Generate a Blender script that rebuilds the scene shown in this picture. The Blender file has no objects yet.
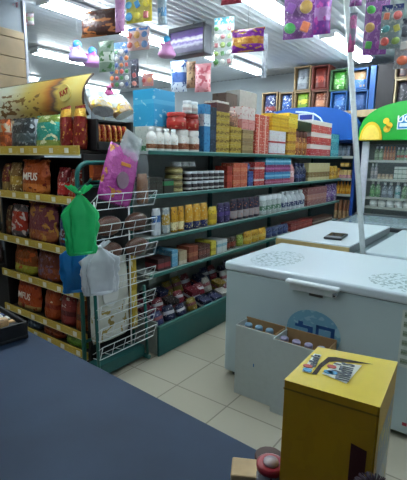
import bpy, bmesh, math, random, re
from mathutils import Vector, Matrix, noise
random.seed(7)
SC = bpy.context.scene
COL = SC.collection
# ------------------------------------------------------------------ camera
EYE = 1.6
CAMR = Matrix(((0.804, -0.124, 0.582), (0.595, 0.145, -0.791), (0.014, 0.982, 0.190)))
# orthonormalise
_x = Vector((CAMR[0][0], CAMR[1][0], CAMR[2][0])).normalized()
_z = Vector((CAMR[0][2], CAMR[1][2], CAMR[2][2]))
_z = (_z - _x * _z.dot(_x)).normalized()
_y = _z.cross(_x)
CAMR = Matrix((_x, _y, _z)).transposed()
cam = bpy.data.objects.new('camera', bpy.data.cameras.new('camera'))
COL.objects.link(cam)
cam.matrix_world = Matrix.Translation((0, 0, EYE)) @ CAMR.to_4x4()
cam.data.sensor_width = 36.0
cam.data.lens = 421 * 36 / 480
cam.data.clip_start = 0.02
SC.camera = cam
# ------------------------------------------------------------------ world, exposure
SC.view_settings.view_transform = 'Standard'
SC.view_settings.look = 'None'
SC.view_settings.gamma = 1.0
SC.view_settings.exposure = 0.55
W = bpy.data.worlds.new('world')
SC.world = W
W.use_nodes = True
W.node_tree.nodes['Background'].inputs[0].default_value = (0.55, 0.68, 0.9, 1)
W.node_tree.nodes['Background'].inputs[1].default_value = 0.06
TUBE_POWER = 38.0


# ------------------------------------------------------------------ measuring helpers (real points on real planes)
def ray(px, py):
    return CAMR @ Vector((px - 203.5, -(py - 240.0), -421.0))


def on_x(px, py, x):
    d = ray(px, py)
    return Vector((0, 0, EYE)) + d * (x / d.x)


def on_y(px, py, y):
    d = ray(px, py)
    return Vector((0, 0, EYE)) + d * (y / d.y)


def on_z(px, py, z):
    d = ray(px, py)
    return Vector((0, 0, EYE)) + d * ((z - EYE) / d.z)


# ------------------------------------------------------------------ materials
def lin(h):
    h = h.lstrip('#')
    r = []
    for i in (0, 2, 4):
        c = int(h[i:i + 2], 16) / 255
        r.append(c / 12.92 if c <= 0.04045 else ((c + 0.055) / 1.055) ** 2.4)
    return (*r, 1.0)


MATS = {}


def new_mat(name):
    m = bpy.data.materials.new(name)
    m.use_nodes = True
    nt = m.node_tree
    b = nt.nodes['Principled BSDF']
    return m, nt, b


def plain(col, rough=0.5, metal=0.0, var=0.08, scale=30.0, bump=0.0, coat=0.0):
    """one colour with slight procedural mottling"""
    key = ('plain', col, rough, metal, var, scale, bump, coat)
    if key in MATS:
        return MATS[key]
    m, nt, b = new_mat('paint_' + col.strip('#'))
    tc = nt.nodes.new('ShaderNodeTexCoord')
    nz = nt.nodes.new('ShaderNodeTexNoise')
    nz.inputs['Scale'].default_value = scale
    nz.inputs['Detail'].default_value = 3
    nt.links.new(tc.outputs['Object'], nz.inputs['Vector'])
    rp = nt.nodes.new('ShaderNodeValToRGB')
    c = lin(col)
    rp.color_ramp.elements[0].position = 0.3
    rp.color_ramp.elements[1].position = 0.7
    rp.color_ramp.elements[0].color = (c[0] * (1 - var), c[1] * (1 - var), c[2] * (1 - var), 1)
    rp.color_ramp.elements[1].color = (min(1, c[0] * (1 + var)), min(1, c[1] * (1 + var)), min(1, c[2] * (1 + var)), 1)
    nt.links.new(nz.outputs['Fac'], rp.inputs['Fac'])
    nt.links.new(rp.outputs['Color'], b.inputs['Base Color'])
    b.inputs['Roughness'].default_value = rough
    b.inputs['Metallic'].default_value = metal
    b.inputs['Coat Weight'].default_value = coat
    if bump:
        bp = nt.nodes.new('ShaderNodeBump')
        bp.inputs['Strength'].default_value = bump
        bp.inputs['Distance'].default_value = 0.01
        nt.links.new(nz.outputs['Fac'], bp.inputs['Height'])
        nt.links.new(bp.outputs['Normal'], b.inputs['Normal'])
    MATS[key] = m
    return m


def pack(base, c2=None, c3=None, band=(0.3, 0.6), blob=4.0, thr=0.56, rough=0.4, foil=0.0, seed=0.0, axis='Z', blobband=None):
    """printed packaging: base colour, a printed band and printed blotches"""
    key = ('pack', base, c2, c3, band, blob, thr, rough, foil, seed, axis, blobband)
    if key in MATS:
        return MATS[key]
    m, nt, b = new_mat('print_' + base.strip('#'))
    N, L = nt.nodes, nt.links
    tc = N.new('ShaderNodeTexCoord')
    sp = N.new('ShaderNodeSeparateXYZ')
    L.new(tc.outputs['Generated'], sp.inputs[0])

    def rng(out, lo, hi):
        a = N.new('ShaderNodeMath'); a.operation = 'GREATER_THAN'; a.inputs[1].default_value = lo
        c = N.new('ShaderNodeMath'); c.operation = 'LESS_THAN'; c.inputs[1].default_value = hi
        d = N.new('ShaderNodeMath'); d.operation = 'MULTIPLY'
        L.new(out, a.inputs[0]); L.new(out, c.inputs[0])
        L.new(a.outputs[0], d.inputs[0]); L.new(c.outputs[0], d.inputs[1])
        return d.outputs[0]

    def mix(fac, ca, cb):
        x = N.new('ShaderNodeMix'); x.data_type = 'RGBA'
        L.new(fac, x.inputs['Factor'])
        if isinstance(ca, tuple): x.inputs['A'].default_value = ca
        else: L.new(ca, x.inputs['A'])
        x.inputs['B'].default_value = cb
        return x.outputs['Result']
    out = lin(base)
    if c2:
        out = mix(rng(sp.outputs[axis], *band), out, lin(c2))
    if c3:
        mp = N.new('ShaderNodeMapping')
        mp.inputs['Location'].default_value = (seed, seed * 1.7, seed * 0.6)
        L.new(tc.outputs['Generated'], mp.inputs[0])
        nz = N.new('ShaderNodeTexNoise')
        mp.inputs['Scale'].default_value = (1.0, 1.0, 1.5)
        nz.inputs['Scale'].default_value = blob * (1.1 if foil > 0 else 1.9)
        nz.inputs['Detail'].default_value = 2.5
        L.new(mp.outputs[0], nz.inputs['Vector'])
        g = N.new('ShaderNodeMath'); g.operation = 'GREATER_THAN'; g.inputs[1].default_value = thr
        L.new(nz.outputs['Fac'], g.inputs[0])
        f = g.outputs[0]
        if blobband:
            k = N.new('ShaderNodeMath'); k.operation = 'MULTIPLY'
            L.new(f, k.inputs[0]); L.new(rng(sp.outputs['Z'], *blobband), k.inputs[1])
            f = k.outputs[0]
        out = mix(f, out, lin(c3))
    if isinstance(out, tuple): b.inputs['Base Color'].default_value = out
    else: L.new(out, b.inputs['Base Color'])
    b.inputs['Roughness'].default_value = rough
    b.inputs['Metallic'].default_value = foil
    if foil > 0:
        cn = N.new('ShaderNodeTexNoise'); cn.inputs['Scale'].default_value = 24; cn.inputs['Detail'].default_value = 2
        cn.inputs['Distortion'].default_value = 1.2
        L.new(tc.outputs['Object'], cn.inputs['Vector'])
        bp = N.new('ShaderNodeBump'); bp.inputs['Strength'].default_value = 0.9; bp.inputs['Distance'].default_value = 0.012
        L.new(cn.outputs['Fac'], bp.inputs['Height']); L.new(bp.outputs['Normal'], b.inputs['Normal'])
    MATS[key] = m
    return m


def clear(tint='#e8eef2', alpha=0.25, rough=0.12):
    """thin clear plastic or glass"""
    key = ('clear', tint, alpha, rough)
    if key in MATS:
        return MATS[key]
    m, nt, b = new_mat('clear_plastic')
    b.inputs['Base Color'].default_value = lin(tint)
    b.inputs['Roughness'].default_value = rough
    b.inputs['Alpha'].default_value = alpha
    MATS[key] = m
    return m


def film(col, trans=0.35):
    """thin coloured polythene"""
    key = ('film', col, trans)
    if key in MATS:
        return MATS[key]
    m, nt, b = new_mat('polythene')
    N, L = nt.nodes, nt.links
    b.inputs['Base Color'].default_value = lin(col)
    b.inputs['Roughness'].default_value = 0.28
    t = N.new('ShaderNodeBsdfTranslucent')
    t.inputs['Color'].default_value = lin(col)
    x = N.new('ShaderNodeMixShader')
    x.inputs[0].default_value = trans
    L.new(b.outputs[0], x.inputs[1]); L.new(t.outputs[0], x.inputs[2])
    L.new(x.outputs[0], N['Material Output'].inputs['Surface'])
    MATS[key] = m
    return m


def glow(col, s):
    key = ('glow', col, s)
    if key in MATS:
        return MATS[key]
    m, nt, b = new_mat('lamp_light')
    b.inputs['Base Color'].default_value = lin(col)
    b.inputs['Emission Color'].default_value = lin(col)
    b.inputs['Emission Strength'].default_value = s
    MATS[key] = m
    return m


# ------------------------------------------------------------------ mesh builder
class MB:
    def __init__(s):
        s.bm = bmesh.new()

    def _xf(s, verts, M):
        if M is not None:
            bmesh.ops.transform(s.bm, matrix=M, verts=verts)

    def box(s, c, size, bev=0.0, M=None, seg=2):
        t = bmesh.new()
        bmesh.ops.create_cube(t, size=1.0)
        for v in t.verts:
            v.co = Vector((v.co.x * size[0], v.co.y * size[1], v.co.z * size[2]))
        if bev > 0:
            bmesh.ops.bevel(t, geom=t.edges[:], offset=min(bev, min(size) * 0.45), segments=seg, affect='EDGES', profile=0.5)
        for v in t.verts:
            v.co += Vector(c)
        s._join(t, M)
        return s

    def _join(s, t, M=None):
        vm = {}
        for v in t.verts:
            co = (M @ v.co) if M is not None else v.co
            vm[v] = s.bm.verts.new(co)
        for f in t.faces:
            try:
                n = s.bm.faces.new([vm[v] for v in f.verts])
                n.smooth = f.smooth
            except ValueError:
                pass
        t.free()

    def lathe(s, prof, seg=16, M=None, smooth=True):
        t = bmesh.new()
        rings = []
        for r, z in prof:
            if r < 1e-6:
                rings.append([t.verts.new((0, 0, z))])
            else:
                rings.append([t.verts.new((r * math.cos(2 * math.pi * k / seg), r * math.sin(2 * math.pi * k / seg), z)) for k in range(seg)])
        for a, b in zip(rings, rings[1:]):
            for k in range(seg):
                k2 = (k + 1) % seg
                q = [a[k % len(a)], a[k2 % len(a)], b[k2 % len(b)], b[k % len(b)]]
                u = []
                for v in q:
                    if v not in u:
                        u.append(v)
                if len(u) > 2:
                    f = t.faces.new(u)
                    f.smooth = smooth
        s._join(t, M)
        return s

    def tube(s, pts, r=0.01, seg=6, closed=False):
        pts = [Vector(p) for p in pts]
        n = len(pts)
        rings = []
        up = None
        for i, p in enumerate(pts):
            if closed:
                d = (pts[(i + 1) % n] - pts[i - 1])
            else:
                d = pts[min(i + 1, n - 1)] - pts[max(i - 1, 0)]
            d = d.normalized() if d.length > 1e-9 else Vector((0, 0, 1))
            if up is None:
                up = d.orthogonal().normalized()
            up = (up - d * up.dot(d))
            up = up.normalized() if up.length > 1e-6 else d.orthogonal().normalized()
            w = d.cross(up)
            rr = r[i] if isinstance(r, (list, tuple)) else r
            rings.append([s.bm.verts.new(p + (up * math.cos(2 * math.pi * k / seg) + w * math.sin(2 * math.pi * k / seg)) * rr) for k in range(seg)])
        m = n if closed else n - 1
        for i in range(m):
            a, b = rings[i], rings[(i + 1) % n]
            for k in range(seg):
                f = s.bm.faces.new([a[k], a[(k + 1) % seg], b[(k + 1) % seg], b[k]])
                f.smooth = True
        if not closed:
            s.bm.faces.new(rings[0][::-1]); s.bm.faces.new(rings[-1])
        return s

    def prism(s, poly, d0, d1, plane='XZ', M=None, smooth=False):
        """extrude a 2D outline: XZ outline along Y, YZ along X, XY along Z"""
        t = bmesh.new()

        def P(a, b, d):
            return {'XZ': (a, d, b), 'YZ': (d, a, b), 'XY': (a, b, d)}[plane]
        A = [t.verts.new(P(a, b, d0)) for a, b in poly]
        B = [t.verts.new(P(a, b, d1)) for a, b in poly]
        n = len(poly)
        t.faces.new(A); t.faces.new(B[::-1])
        for i in range(n):
            f = t.faces.new([A[i], B[i], B[(i + 1) % n], A[(i + 1) % n]])
            f.smooth = smooth
        s._join(t, M)
        return s

    def ball(s, c, r, M=None, seg=12, sq=(1, 1, 1)):
        t = bmesh.new()
        bmesh.ops.create_uvsphere(t, u_segments=seg, v_segments=max(6, seg // 2 + 2), radius=1.0)
        for v in t.verts:
            v.co = Vector((v.co.x * r * sq[0] + c[0], v.co.y * r * sq[1] + c[1], v.co.z * r * sq[2] + c[2]))
        for f in t.faces:
            f.smooth = True
        s._join(t, M)
        return s

    def grid(s, fn, nu, nv, smooth=True, flip=False):
        V = [[s.bm.verts.new(fn(i / nu, j / nv)) for j in range(nv + 1)] for i in range(nu + 1)]
        for i in range(nu):
            for j in range(nv):
                q = [V[i][j], V[i + 1][j], V[i + 1][j + 1], V[i][j + 1]]
                f = s.bm.faces.new(q[::-1] if flip else q)
                f.smooth = smooth
        return V

    def mesh(s, name, mat):
        bmesh.ops.remove_doubles(s.bm, verts=s.bm.verts[:], dist=1e-6)
        bmesh.ops.recalc_face_normals(s.bm, faces=s.bm.faces[:])
        me = bpy.data.meshes.new(name)
        s.bm.to_mesh(me)
        s.bm.free()
        me.materials.append(mat)
        return me


def link(name, me, parent=None, loc=(0, 0, 0), rz=0.0, rot=None, label=None):
    o = bpy.data.objects.new(name, me)
    COL.objects.link(o)
    o.location = loc
    o.rotation_euler = rot if rot is not None else (0, 0, rz)
    if parent is not None:
        o.parent = parent
    if label:
        o['label'] = label
    return o


def part(name, mb, mat, parent, loc=(0, 0, 0), rot=(0, 0, 0), label=None):
    return link(name, mb.mesh(name, mat), parent, loc, rot=rot, label=label)


def tag(o, label, cat, group=None):
    o['label'] = label
    o['category'] = cat
    if group:
        o['group'] = group
    return o


def thing(name, label, cat, loc=(0, 0, 0), rz=0.0, rot=None, group=None):
    return tag(link(name, None, None, loc, rz, rot), label, cat, group)


def one(name, mb, mat, label, cat, loc=(0, 0, 0), rz=0.0, rot=None, group=None):
    return tag(link(name, mb.mesh(name, mat), None, loc, rz, rot), label, cat, group)


def struct(name, mb, mat, parent=None):
    o = link(name, mb.mesh(name, mat), parent)
    if parent is None:
        o['kind'] = 'structure'
    return o


def copy_tree(o, parent=None):
    c = o.copy()
    COL.objects.link(c)
    if parent is not None:
        c.parent = parent
    for ch in list(o.children):
        copy_tree(ch, c)
    return c


def dup(o, loc, rz=None, label=None, group=None, rot=None):
    c = copy_tree(o)
    c.location = loc
    if rz is not None:
        c.rotation_euler = (0, 0, rz)
    if rot is not None:
        c.rotation_euler = rot
    if label:
        c['label'] = label
    if group:
        c['group'] = group
    return c


def text_part(body, size, mat, parent, loc, rot, name='lettering', depth=0.0008, sx=1.0, bold=0.0):
    cu = bpy.data.curves.new(name, 'FONT')
    cu.body = body
    cu.size = size
    cu.extrude = depth
    cu.offset = bold
    cu.align_x = 'CENTER'
    cu.align_y = 'CENTER'
    cu.resolution_u = 3
    tmp = bpy.data.objects.new('tmp', cu)
    COL.objects.link(tmp)
    bpy.context.view_layer.update()
    me = bpy.data.meshes.new_from_object(tmp.evaluated_get(bpy.context.evaluated_depsgraph_get()))
    bpy.data.objects.remove(tmp)
    me.materials.clear()
    me.materials.append(mat)
    o = link(name, me, parent, loc, rot=rot)
    o.scale = (sx, 1, 1)
    return o


ORD = ['first', 'second', 'third', 'fourth', 'fifth', 'sixth', 'seventh', 'eighth', 'ninth', 'tenth', 'eleventh', 'twelfth', 'thirteenth', 'fourteenth']
R90 = math.pi / 2

# ------------------------------------------------------------------ MATERIALS in common
TEAL = plain('#0b5856', 0.45, var=0.05)
TEALD = plain('#0c4a48', 0.5, var=0.05)
RAIL = plain('#2f6a62', 0.35, var=0.05)
GREYW = plain('#8f9894', 0.6, var=0.05)
WHITE = plain('#e6ebee', 0.35, var=0.02)
BLACK = plain('#121214', 0.5, var=0.1)
CHROME = plain('#c8ccd2', 0.25, 1.0, var=0.03)
WIREW = plain('#dfe3e6', 0.35, var=0.03)
WOOD = plain('#a98f6c', 0.6, var=0.15, scale=12)
CARD = plain('#9b7a52', 0.8, var=0.08)
CORD = plain('#b8bcc0', 0.5)

# ------------------------------------------------------------------ THE SHOP ROOM
CEIL = 3.2
XL, XR, YB, YF = -9.5, 1.6, 7.7, -2.2
# floor: beige tiles with joints
fm, nt, b = new_mat('floor_tiles')
tc = nt.nodes.new('ShaderNodeTexCoord')
mp = nt.nodes.new('ShaderNodeMapping')
mp.inputs['Location'].default_value = (1.354, -2.125, 0)
br = nt.nodes.new('ShaderNodeTexBrick')
br.offset = 0.0
br.inputs['Color1'].default_value = lin('#aaa493')
br.inputs['Color2'].default_value = lin('#a39d8c')
br.inputs['Mortar'].default_value = lin('#7c7668')
br.inputs['Scale'].default_value = 1.0
br.inputs['Brick Width'].default_value = 0.43
br.inputs['Row Height'].default_value = 0.43
br.inputs['Mortar Size'].default_value = 0.005
nt.links.new(tc.outputs['Object'], mp.inputs[0])
nt.links.new(mp.outputs[0], br.inputs['Vector'])
nt.links.new(br.outputs['Color'], b.inputs['Base Color'])
b.inputs['Roughness'].default_value = 0.35
struct('floor', MB().box(((XL + XR) / 2, (YB + YF) / 2, -0.05), (XR - XL, YB - YF, 0.1)), fm)
# ceiling: ribbed sheet
mb = MB()
nx = 1110
top = []
V = mb.grid(lambda u, v: Vector((XL + (XR - XL) * u, YF + (YB - YF) * v, CEIL + 0.006 * abs(math.sin(u * math.pi * 111)) ** 0.6)), nx, 1, smooth=False)
struct('ceiling', mb, plain('#bcc3cb', 0.4, var=0.04, scale=3))
WALL = plain('#8e969c', 0.7, var=0.04, scale=4)
struct('wall_back', MB().box(((XL + XR) / 2, YB + 0.06, CEIL / 2), (XR - XL, 0.1, CEIL)), WALL)
struct('wall_far_left', MB().box((XL - 0.06, (YB + YF) / 2, CEIL / 2), (0.1, YB - YF, CEIL)), WALL)
struct('wall_right', MB().box((XR + 0.06, (YB + YF) / 2, CEIL / 2), (0.1, YB - YF, CEIL)), WALL)
# timber clad wall at the left
wx = -4.4
yend = on_x(25, 60, wx).y
wl = struct('wall_left', MB().box((wx - 0.06, (yend + YF) / 2, CEIL / 2), (0.1, yend - YF, CEIL)), plain('#6d737b', 0.7, var=0.04))
mb = MB()
zt = on_x(5, 28, wx).z
k = 0
z = 0.9
while z < zt - 0.02:
    h = min(0.19, zt - z)
    mb.box((wx + 0.005, (yend + YF) / 2, z + h / 2), (0.03, yend - YF - 0.01, h - 0.006), 0.004)
    z += 0.19
p = part('cladding', mb, plain('#846f52', 0.6, var=0.18, scale=5), wl)
part('trim', MB().box((wx - 0.05, yend + 0.016, 1.6), (0.14, 0.03, 3.18), 0.004), plain('#a7a9b8', 0.4), wl)

# ------------------------------------------------------------------ FLUORESCENT LIGHTS
TUBE = glow('#e4f2f6', TUBE_POWER)
HOUS = plain('#e2e6ea', 0.4)


def tube_light(x, y0, y1, label):
    L = y1 - y0
    t = thing('fluorescent_light', label, 'ceiling light', (x, (y0 + y1) / 2, CEIL - 0.002), group='fluorescent ceiling lights')
    part('housing', MB().box((0, 0, -0.022), (0.26, L, 0.036), 0.006), HOUS, t)
    for s in (-1, 1):
        part('tube', MB().tube([(s * 0.07, -L / 2 + 0.05, -0.066), (s * 0.07, L / 2 - 0.05, -0.066)], 0.019, 10), TUBE, t)
    for s in (-1, 1):
        part('lamp_holder', MB().box((0, s * (L / 2 - 0.03), -0.062), (0.2, 0.03, 0.05), 0.005), HOUS, t)
    return t


tube_light(-2.30, 3.25, 5.05, 'long fluorescent ceiling light cut by the upper picture edge, left of the purple toy packs')
tube_light(-2.15, 5.45, 7.15, 'fluorescent ceiling light behind the leaning white pole')
tube_light(-4.00, 5.45, 7.15, 'fluorescent ceiling light right of the hanging screen')
tube_light(-4.15, 3.75, 4.95, 'fluorescent ceiling light behind the hanging teal card, left of the screen')
tube_light(-4.08, 2.72, 3.62, 'fluorescent ceiling light at the upper left, behind the brown hanging pouch')
tube_light(-5.85, 5.75, 7.0, 'fluorescent ceiling light above the big blue box, left of the zebra-pattern pouch')
tube_light(-6.05, 3.85, 5.0, 'fluorescent ceiling light above the snack header, right of the timber wall')
tube_light(-3.0, -1.2, 0.4, 'added unseen fluorescent ceiling light above and behind the viewer, filling the shelf fronts')  # added tube out of view, front fill for the snack shelves
tube_light(-2.35, 0.9, 2.5, 'added unseen fluorescent ceiling light over the counter side, above the picture')  # added out of view to brighten the aisle and counter
tube_light(0.15, 1.6, 3.3, 'added unseen fluorescent ceiling light over the nearest chest freezer, above the picture')  # unseen tube added to light the foreground
tube_light(-0.5, 4.4, 6.1, 'added unseen fluorescent ceiling light over the farther freezers, above the picture')  # another unseen tube, added for more light from above
tube_light(-8.0, 6.1, 7.3, 'farthest fluorescent ceiling light, right of the snack header end')
tube_light(-8.2, 3.95, 5.3, 'fluorescent ceiling light low beside the timber wall, just above the snack header')

# ------------------------------------------------------------------ PRODUCT KINDS
MESH = {}


def rr(v):
    return round(v, 3)


def box_mesh(w, d, h, mat, bev=0.003):
    key = ('box', rr(w), rr(d), rr(h), mat.name)
    if key not in MESH:
        MESH[key] = MB().box((0, 0, h / 2), (w, d, h), bev).mesh('carton', mat)
    return MESH[key]


def pouch_mb(w, h, t, seed=0, stand=False, nu=10, nv=12, wrinkle=0.12, crimp=0.05):
    """a filled bag with crimped ends; front faces -Y, base at z=0"""
    mb = MB()

    def fn(sgn):
        def f(u, v):
            a = 2 * u - 1
            c = 2 * v - 1
            ev = 1 - abs(c) ** 3.0
            if stand:
                ev = (1 - max(0, c) ** 2.2) * (1 if c > -0.9 else 0.9)
            if v > 1 - crimp or (v < crimp and not stand):
                ev = 0.02
            eu = max(0.0, 1 - abs(a) ** 2.6)
            th = t / 2 * (eu ** 0.6) * max(ev, 0.02) ** 0.6
            n = noise.noise(Vector((a * 2.3 + seed * 3.1, c * 2.6 + seed, sgn * 4.0)))
            n2 = noise.noise(Vector((a * 6 + seed, c * 5 + seed * 2, sgn * 9.0)))
            th *= 1 + wrinkle * (1.6 * n + 0.8 * n2)
            sx = 1 - 0.06 * (ev if not stand else 0) + (0.0 if abs(c) < 0.93 else 0.02)
            if stand:
                sx = 1 - 0.10 * max(0, (c + 0.2) / 1.2) ** 1.5 - 0.10 * max(0, -(c + 0.75) / 0.25) ** 2
            sx *= 1 + 0.05 * noise.noise(Vector((c * 3.0, seed * 2.0, 1.0 if a > 0 else 7.0)))
            zz = v * h + (0.004 * n2 if 0.1 < v < 0.9 else 0)
            return Vector((a * w / 2 * sx, sgn * th, zz))
        return f
    A = mb.grid(fn(-1), nu, nv)
    B = mb.grid(fn(1), nu, nv, flip=True)
    if stand:
        for i in range(nu):
            f = mb.bm.faces.new([A[i][0], B[i][0], B[i + 1][0], A[i + 1][0]])
    return mb


def pouch_mesh(w, h, t, mat, seed=0, stand=False):
    key = ('pouch', rr(w), rr(h), rr(t), mat.name, seed, stand)
    if key not in MESH:
        MESH[key] = pouch_mb(w, h, t, seed, stand).mesh('pouch', mat)
    return MESH[key]


def jar_meshes(r, h, bm_, lm_):
    key = ('jar', rr(r), rr(h), bm_.name, lm_.name)
    if key not in MESH:
        b_ = MB().lathe([(0, 0), (r * 0.9, 0), (r, h * 0.06), (r, h * 0.62), (r * 0.86, h * 0.72), (r * 0.86, h * 0.76), (0, h * 0.76)], 14).mesh('jar_body', bm_)
        l_ = MB().lathe([(0, h * 0.75), (r * 0.93, h * 0.75), (r * 0.95, h * 0.78), (r * 0.95, h * 0.97), (r * 0.88, h), (0, h)], 14).mesh('jar_lid', lm_)
        MESH[key] = (b_, l_)
    return MESH[key]


def bottle_meshes(r, h, bm_, cm_):
    key = ('bottle', rr(r), rr(h), bm_.name, cm_.name)
    if key not in MESH:
        b_ = MB().lathe([(0, 0), (r * 0.92, 0), (r, h * 0.04), (r, h * 0.28), (r * 0.93, h * 0.36), (r, h * 0.46), (r, h * 0.58), (r * 0.8, h * 0.72), (r * 0.42, h * 0.84), (r * 0.4, h * 0.88), (0, h * 0.88)], 14).mesh('bottle_body', bm_)
        c_ = MB().lathe([(0, h * 0.86), (r * 0.48, h * 0.86), (r * 0.5, h * 0.88), (r * 0.48, h * 0.985), (r * 0.4, h), (0, h)], 12).mesh('bottle_cap', cm_)
        MESH[key] = (b_, c_)
    return MESH[key]


def carton(w, d, h, mat, loc, rz, label, group=None, name='carton', cat='box', rot=None):
    return tag(link(name, box_mesh(w, d, h, mat), None, loc, rz, rot), label, cat, group)


def pouch(w, h, t, mat, loc, rz, label, group=None, seed=0, stand=True, name='pouch', cat='pouch', rot=None):
    return tag(link(name, pouch_mesh(w, h, t, mat, seed, stand), None, loc, rz, rot), label, cat, group)


def jar(r, h, bmat, lmat, loc, label, group=None, name='jar', cat='jar'):
    b_, l_ = jar_meshes(r, h, bmat, lmat)
    t = thing(name, label, cat, loc, group=group)
    link('body', b_, t); link('lid', l_, t)
    return t


def bottle(r, h, bmat, cmat, loc, label, group=None, name='bottle', cat='bottle'):
    b_, c_ = bottle_meshes(r, h, bmat, cmat)
    t = thing(name, label, cat, loc, group=group)
    link('body', b_, t); link('cap', c_, t)
    return t


# ------------------------------------------------------------------ LEFT SNACK GONDOLA (faces the counter, -Y)
LY = 1.88
LX0, LX1 = -3.62, -2.46
LZ = [on_y(50, 150, LY).z]
for px_, py_ in ((30, 196), (32, 243), (46, 284), (48, 322), (58, 343)):
    LZ.append(on_y(px_, py_, LY).z)
# strip centre heights top to bottom
g = thing('snack_shelving', 'black snack shelving unit with yellow price strips, left behind the counter', 'shelving', ((LX0 + LX1) / 2, LY + 0.25, 0))
gx, gy = (LX0 + LX1) / 2, LY + 0.25
SH = plain('#2a2620', 0.6)
YSTR = pack('#b89c34', '#d0c8a0', '#d0c9a4', band=(0.0, 0.12), blob=9, thr=0.64, rough=0.45)
part('back_panel', MB().box((0, 0.205, 0.80), (LX1 - LX0, 0.03, 1.58)), BLACK, g)
for s in (-1, 1):
    part('side_panel', MB().box((s * ((LX1 - LX0) / 2 - 0.012), 0.0, 0.81), (0.024, 0.44, 1.62), 0.003), plain('#17181a', 0.5), g)
strip_h = 0.062
for i, z in enumerate(LZ):
    f0 = -0.25 if i < 5 else -0.29
    part('shelf', MB().box((0, -0.02, z - 0.012), (LX1 - LX0 - 0.05, 0.45, 0.022), 0.002), SH, g)
    st = part('price_strip', MB().box((0, -0.25, z - 0.004), (LX1 - LX0, 0.012, strip_h if i else 0.07), 0.002), YSTR, g)
    rnd = random.Random(i)
    for k in range(6):
        xx = -0.5 + k * 0.19 + rnd.uniform(-0.03, 0.03)
        part('price_tag', MB().box((xx, -0.2575, z - 0.004), (0.045, 0.003, 0.036)), plain('#dcd9cc', 0.5), st)
part('kick_plate', MB().box((0, -0.2, 0.05), (LX1 - LX0, 0.02, 0.1)), SH, g)
STOP = [z + 0.0 for z in LZ]  # surface the bags stand on


def snack(tier, px0, px1, ytop, mat, label, seed, t=0.09, y=None, tilt=0.08, name='snack_bag', lettering=None, lean=0.0):
    y = LY + 0.075 if y is None else y
    zb = LZ[tier] + 0.009
    pyb = {0: 146, 1: 192, 2: 236, 3: 278, 4: 316, 5: 338}[tier]
    xm = (px0 + px1) / 2
    w = abs(on_y(px1, pyb, y).x - on_y(px0, pyb, y).x) * 0.96
    c = on_y(xm, pyb, y)
    h = max(0.08, on_y(xm, ytop, y).z - zb)
    if tier: h = min(h, LZ[tier - 1] - zb - 0.06)
    t = thing(name, label, 'snack bag', (c.x, y, zb), rot=(-tilt, lean, 0))
    link('body', pouch_mesh(w, h, t_ := 0.09 if w > 0.1 else 0.06, mat, seed, True), t)
    part('top_seal', MB().prism([(-w / 2, h * 0.955)] + [(-w / 2 + w * k / 12, h * (1.0 + 0.02 * (k % 2))) for k in range(13)] + [(w / 2, h * 0.955)], -0.003, 0.003), mat, t)
    if lettering:
        text_part(lettering[0], w * lettering[1], plain('#f2ece0', 0.5), t, (0, -t_ / 2 - 0.012, h * lettering[2]), (math.radians(86), math.radians(lettering[3]), 0), bold=0.001)
    return t


# tier 0 (top)
snack(0, -1, 11, 119, pack('#8f4526', '#b8aa90', '#c9662c', (0.55, 0.85), 4, 0.55, 0.35, 0.2, 1), 'orange-brown snack bag, leftmost on the top shelf under the header', 1)
snack(0, 12, 35, 118, pack('#30373b', '#4d5c60', '#8a9397', (0.2, 0.5), 5, 0.6, 0.3, 0.3, 2), 'dark slate snack bag between the orange and the turquoise bag on the top shelf', 2)
snack(0, 36, 61.5, 115, pack('#7f9440', '#2b9a8a', '#d8d9b0', (0.25, 0.78), 4, 0.6, 0.3, 0.2, 5), 'turquoise and lime snack bag on the top shelf under the header', 3)
RT = pack('#7c1a12', '#d0a038', '#d6a23c', (0.74, 0.93), 5, 0.63, 0.3, 0.25, 3, blobband=(0.08, 0.6))
snack(0, 63, 73, 106, RT, 'tall red snack bag with gold seal, beside the turquoise bag', 4, name='tall_snack_bag', lean=-0.12, y=LY + 0.057)
snack(0, 75, 85, 105, RT, 'tall red snack bag with gold seal at the right end of the top shelf', 5, name='tall_snack_bag', lean=-0.03, y=LY + 0.057)
# tier 1
snack(1, 4.5, 12, 164, pack('#6b2018', '#8a6d3a', '#c2a24a', (0.0, 0.35), 5, 0.6, 0.3, 0.2, 7), 'dark red snack bag at the left picture edge, second shelf', 6)
snack(1, 12, 22, 163, pack('#7d5a28', '#b28d35', '#e0cfa0', (0.25, 0.55), 6, 0.6, 0.3, 0.2, 8), 'brown and yellow snack bag beside the big orange bag', 7)
snack(1, 22, 50, 160, pack('#b5521d', '#d27a35', '#7c2414', (0.05, 0.3), 3.5, 0.6, 0.28, 0.25, 9), 'big shiny orange snack bag with white lettering on the second shelf', 8, lettering=('MFUS', 0.22, 0.5, 0))
snack(1, 59, 70, 168, pack('#8a1f26', '#d03a35', '#d8c7c0', (0.1, 0.5), 5, 0.6, 0.3, 0.2, 10), 'crimson snack bag in the dark middle of the second shelf', 9)
snack(1, 71, 83, 170, pack('#8f2a1c', '#b44a35', '#c4c0b8', (0.1, 0.4), 5, 0.6, 0.3, 0.2, 11), 'red snack bag at the right end of the second shelf', 10)
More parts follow.
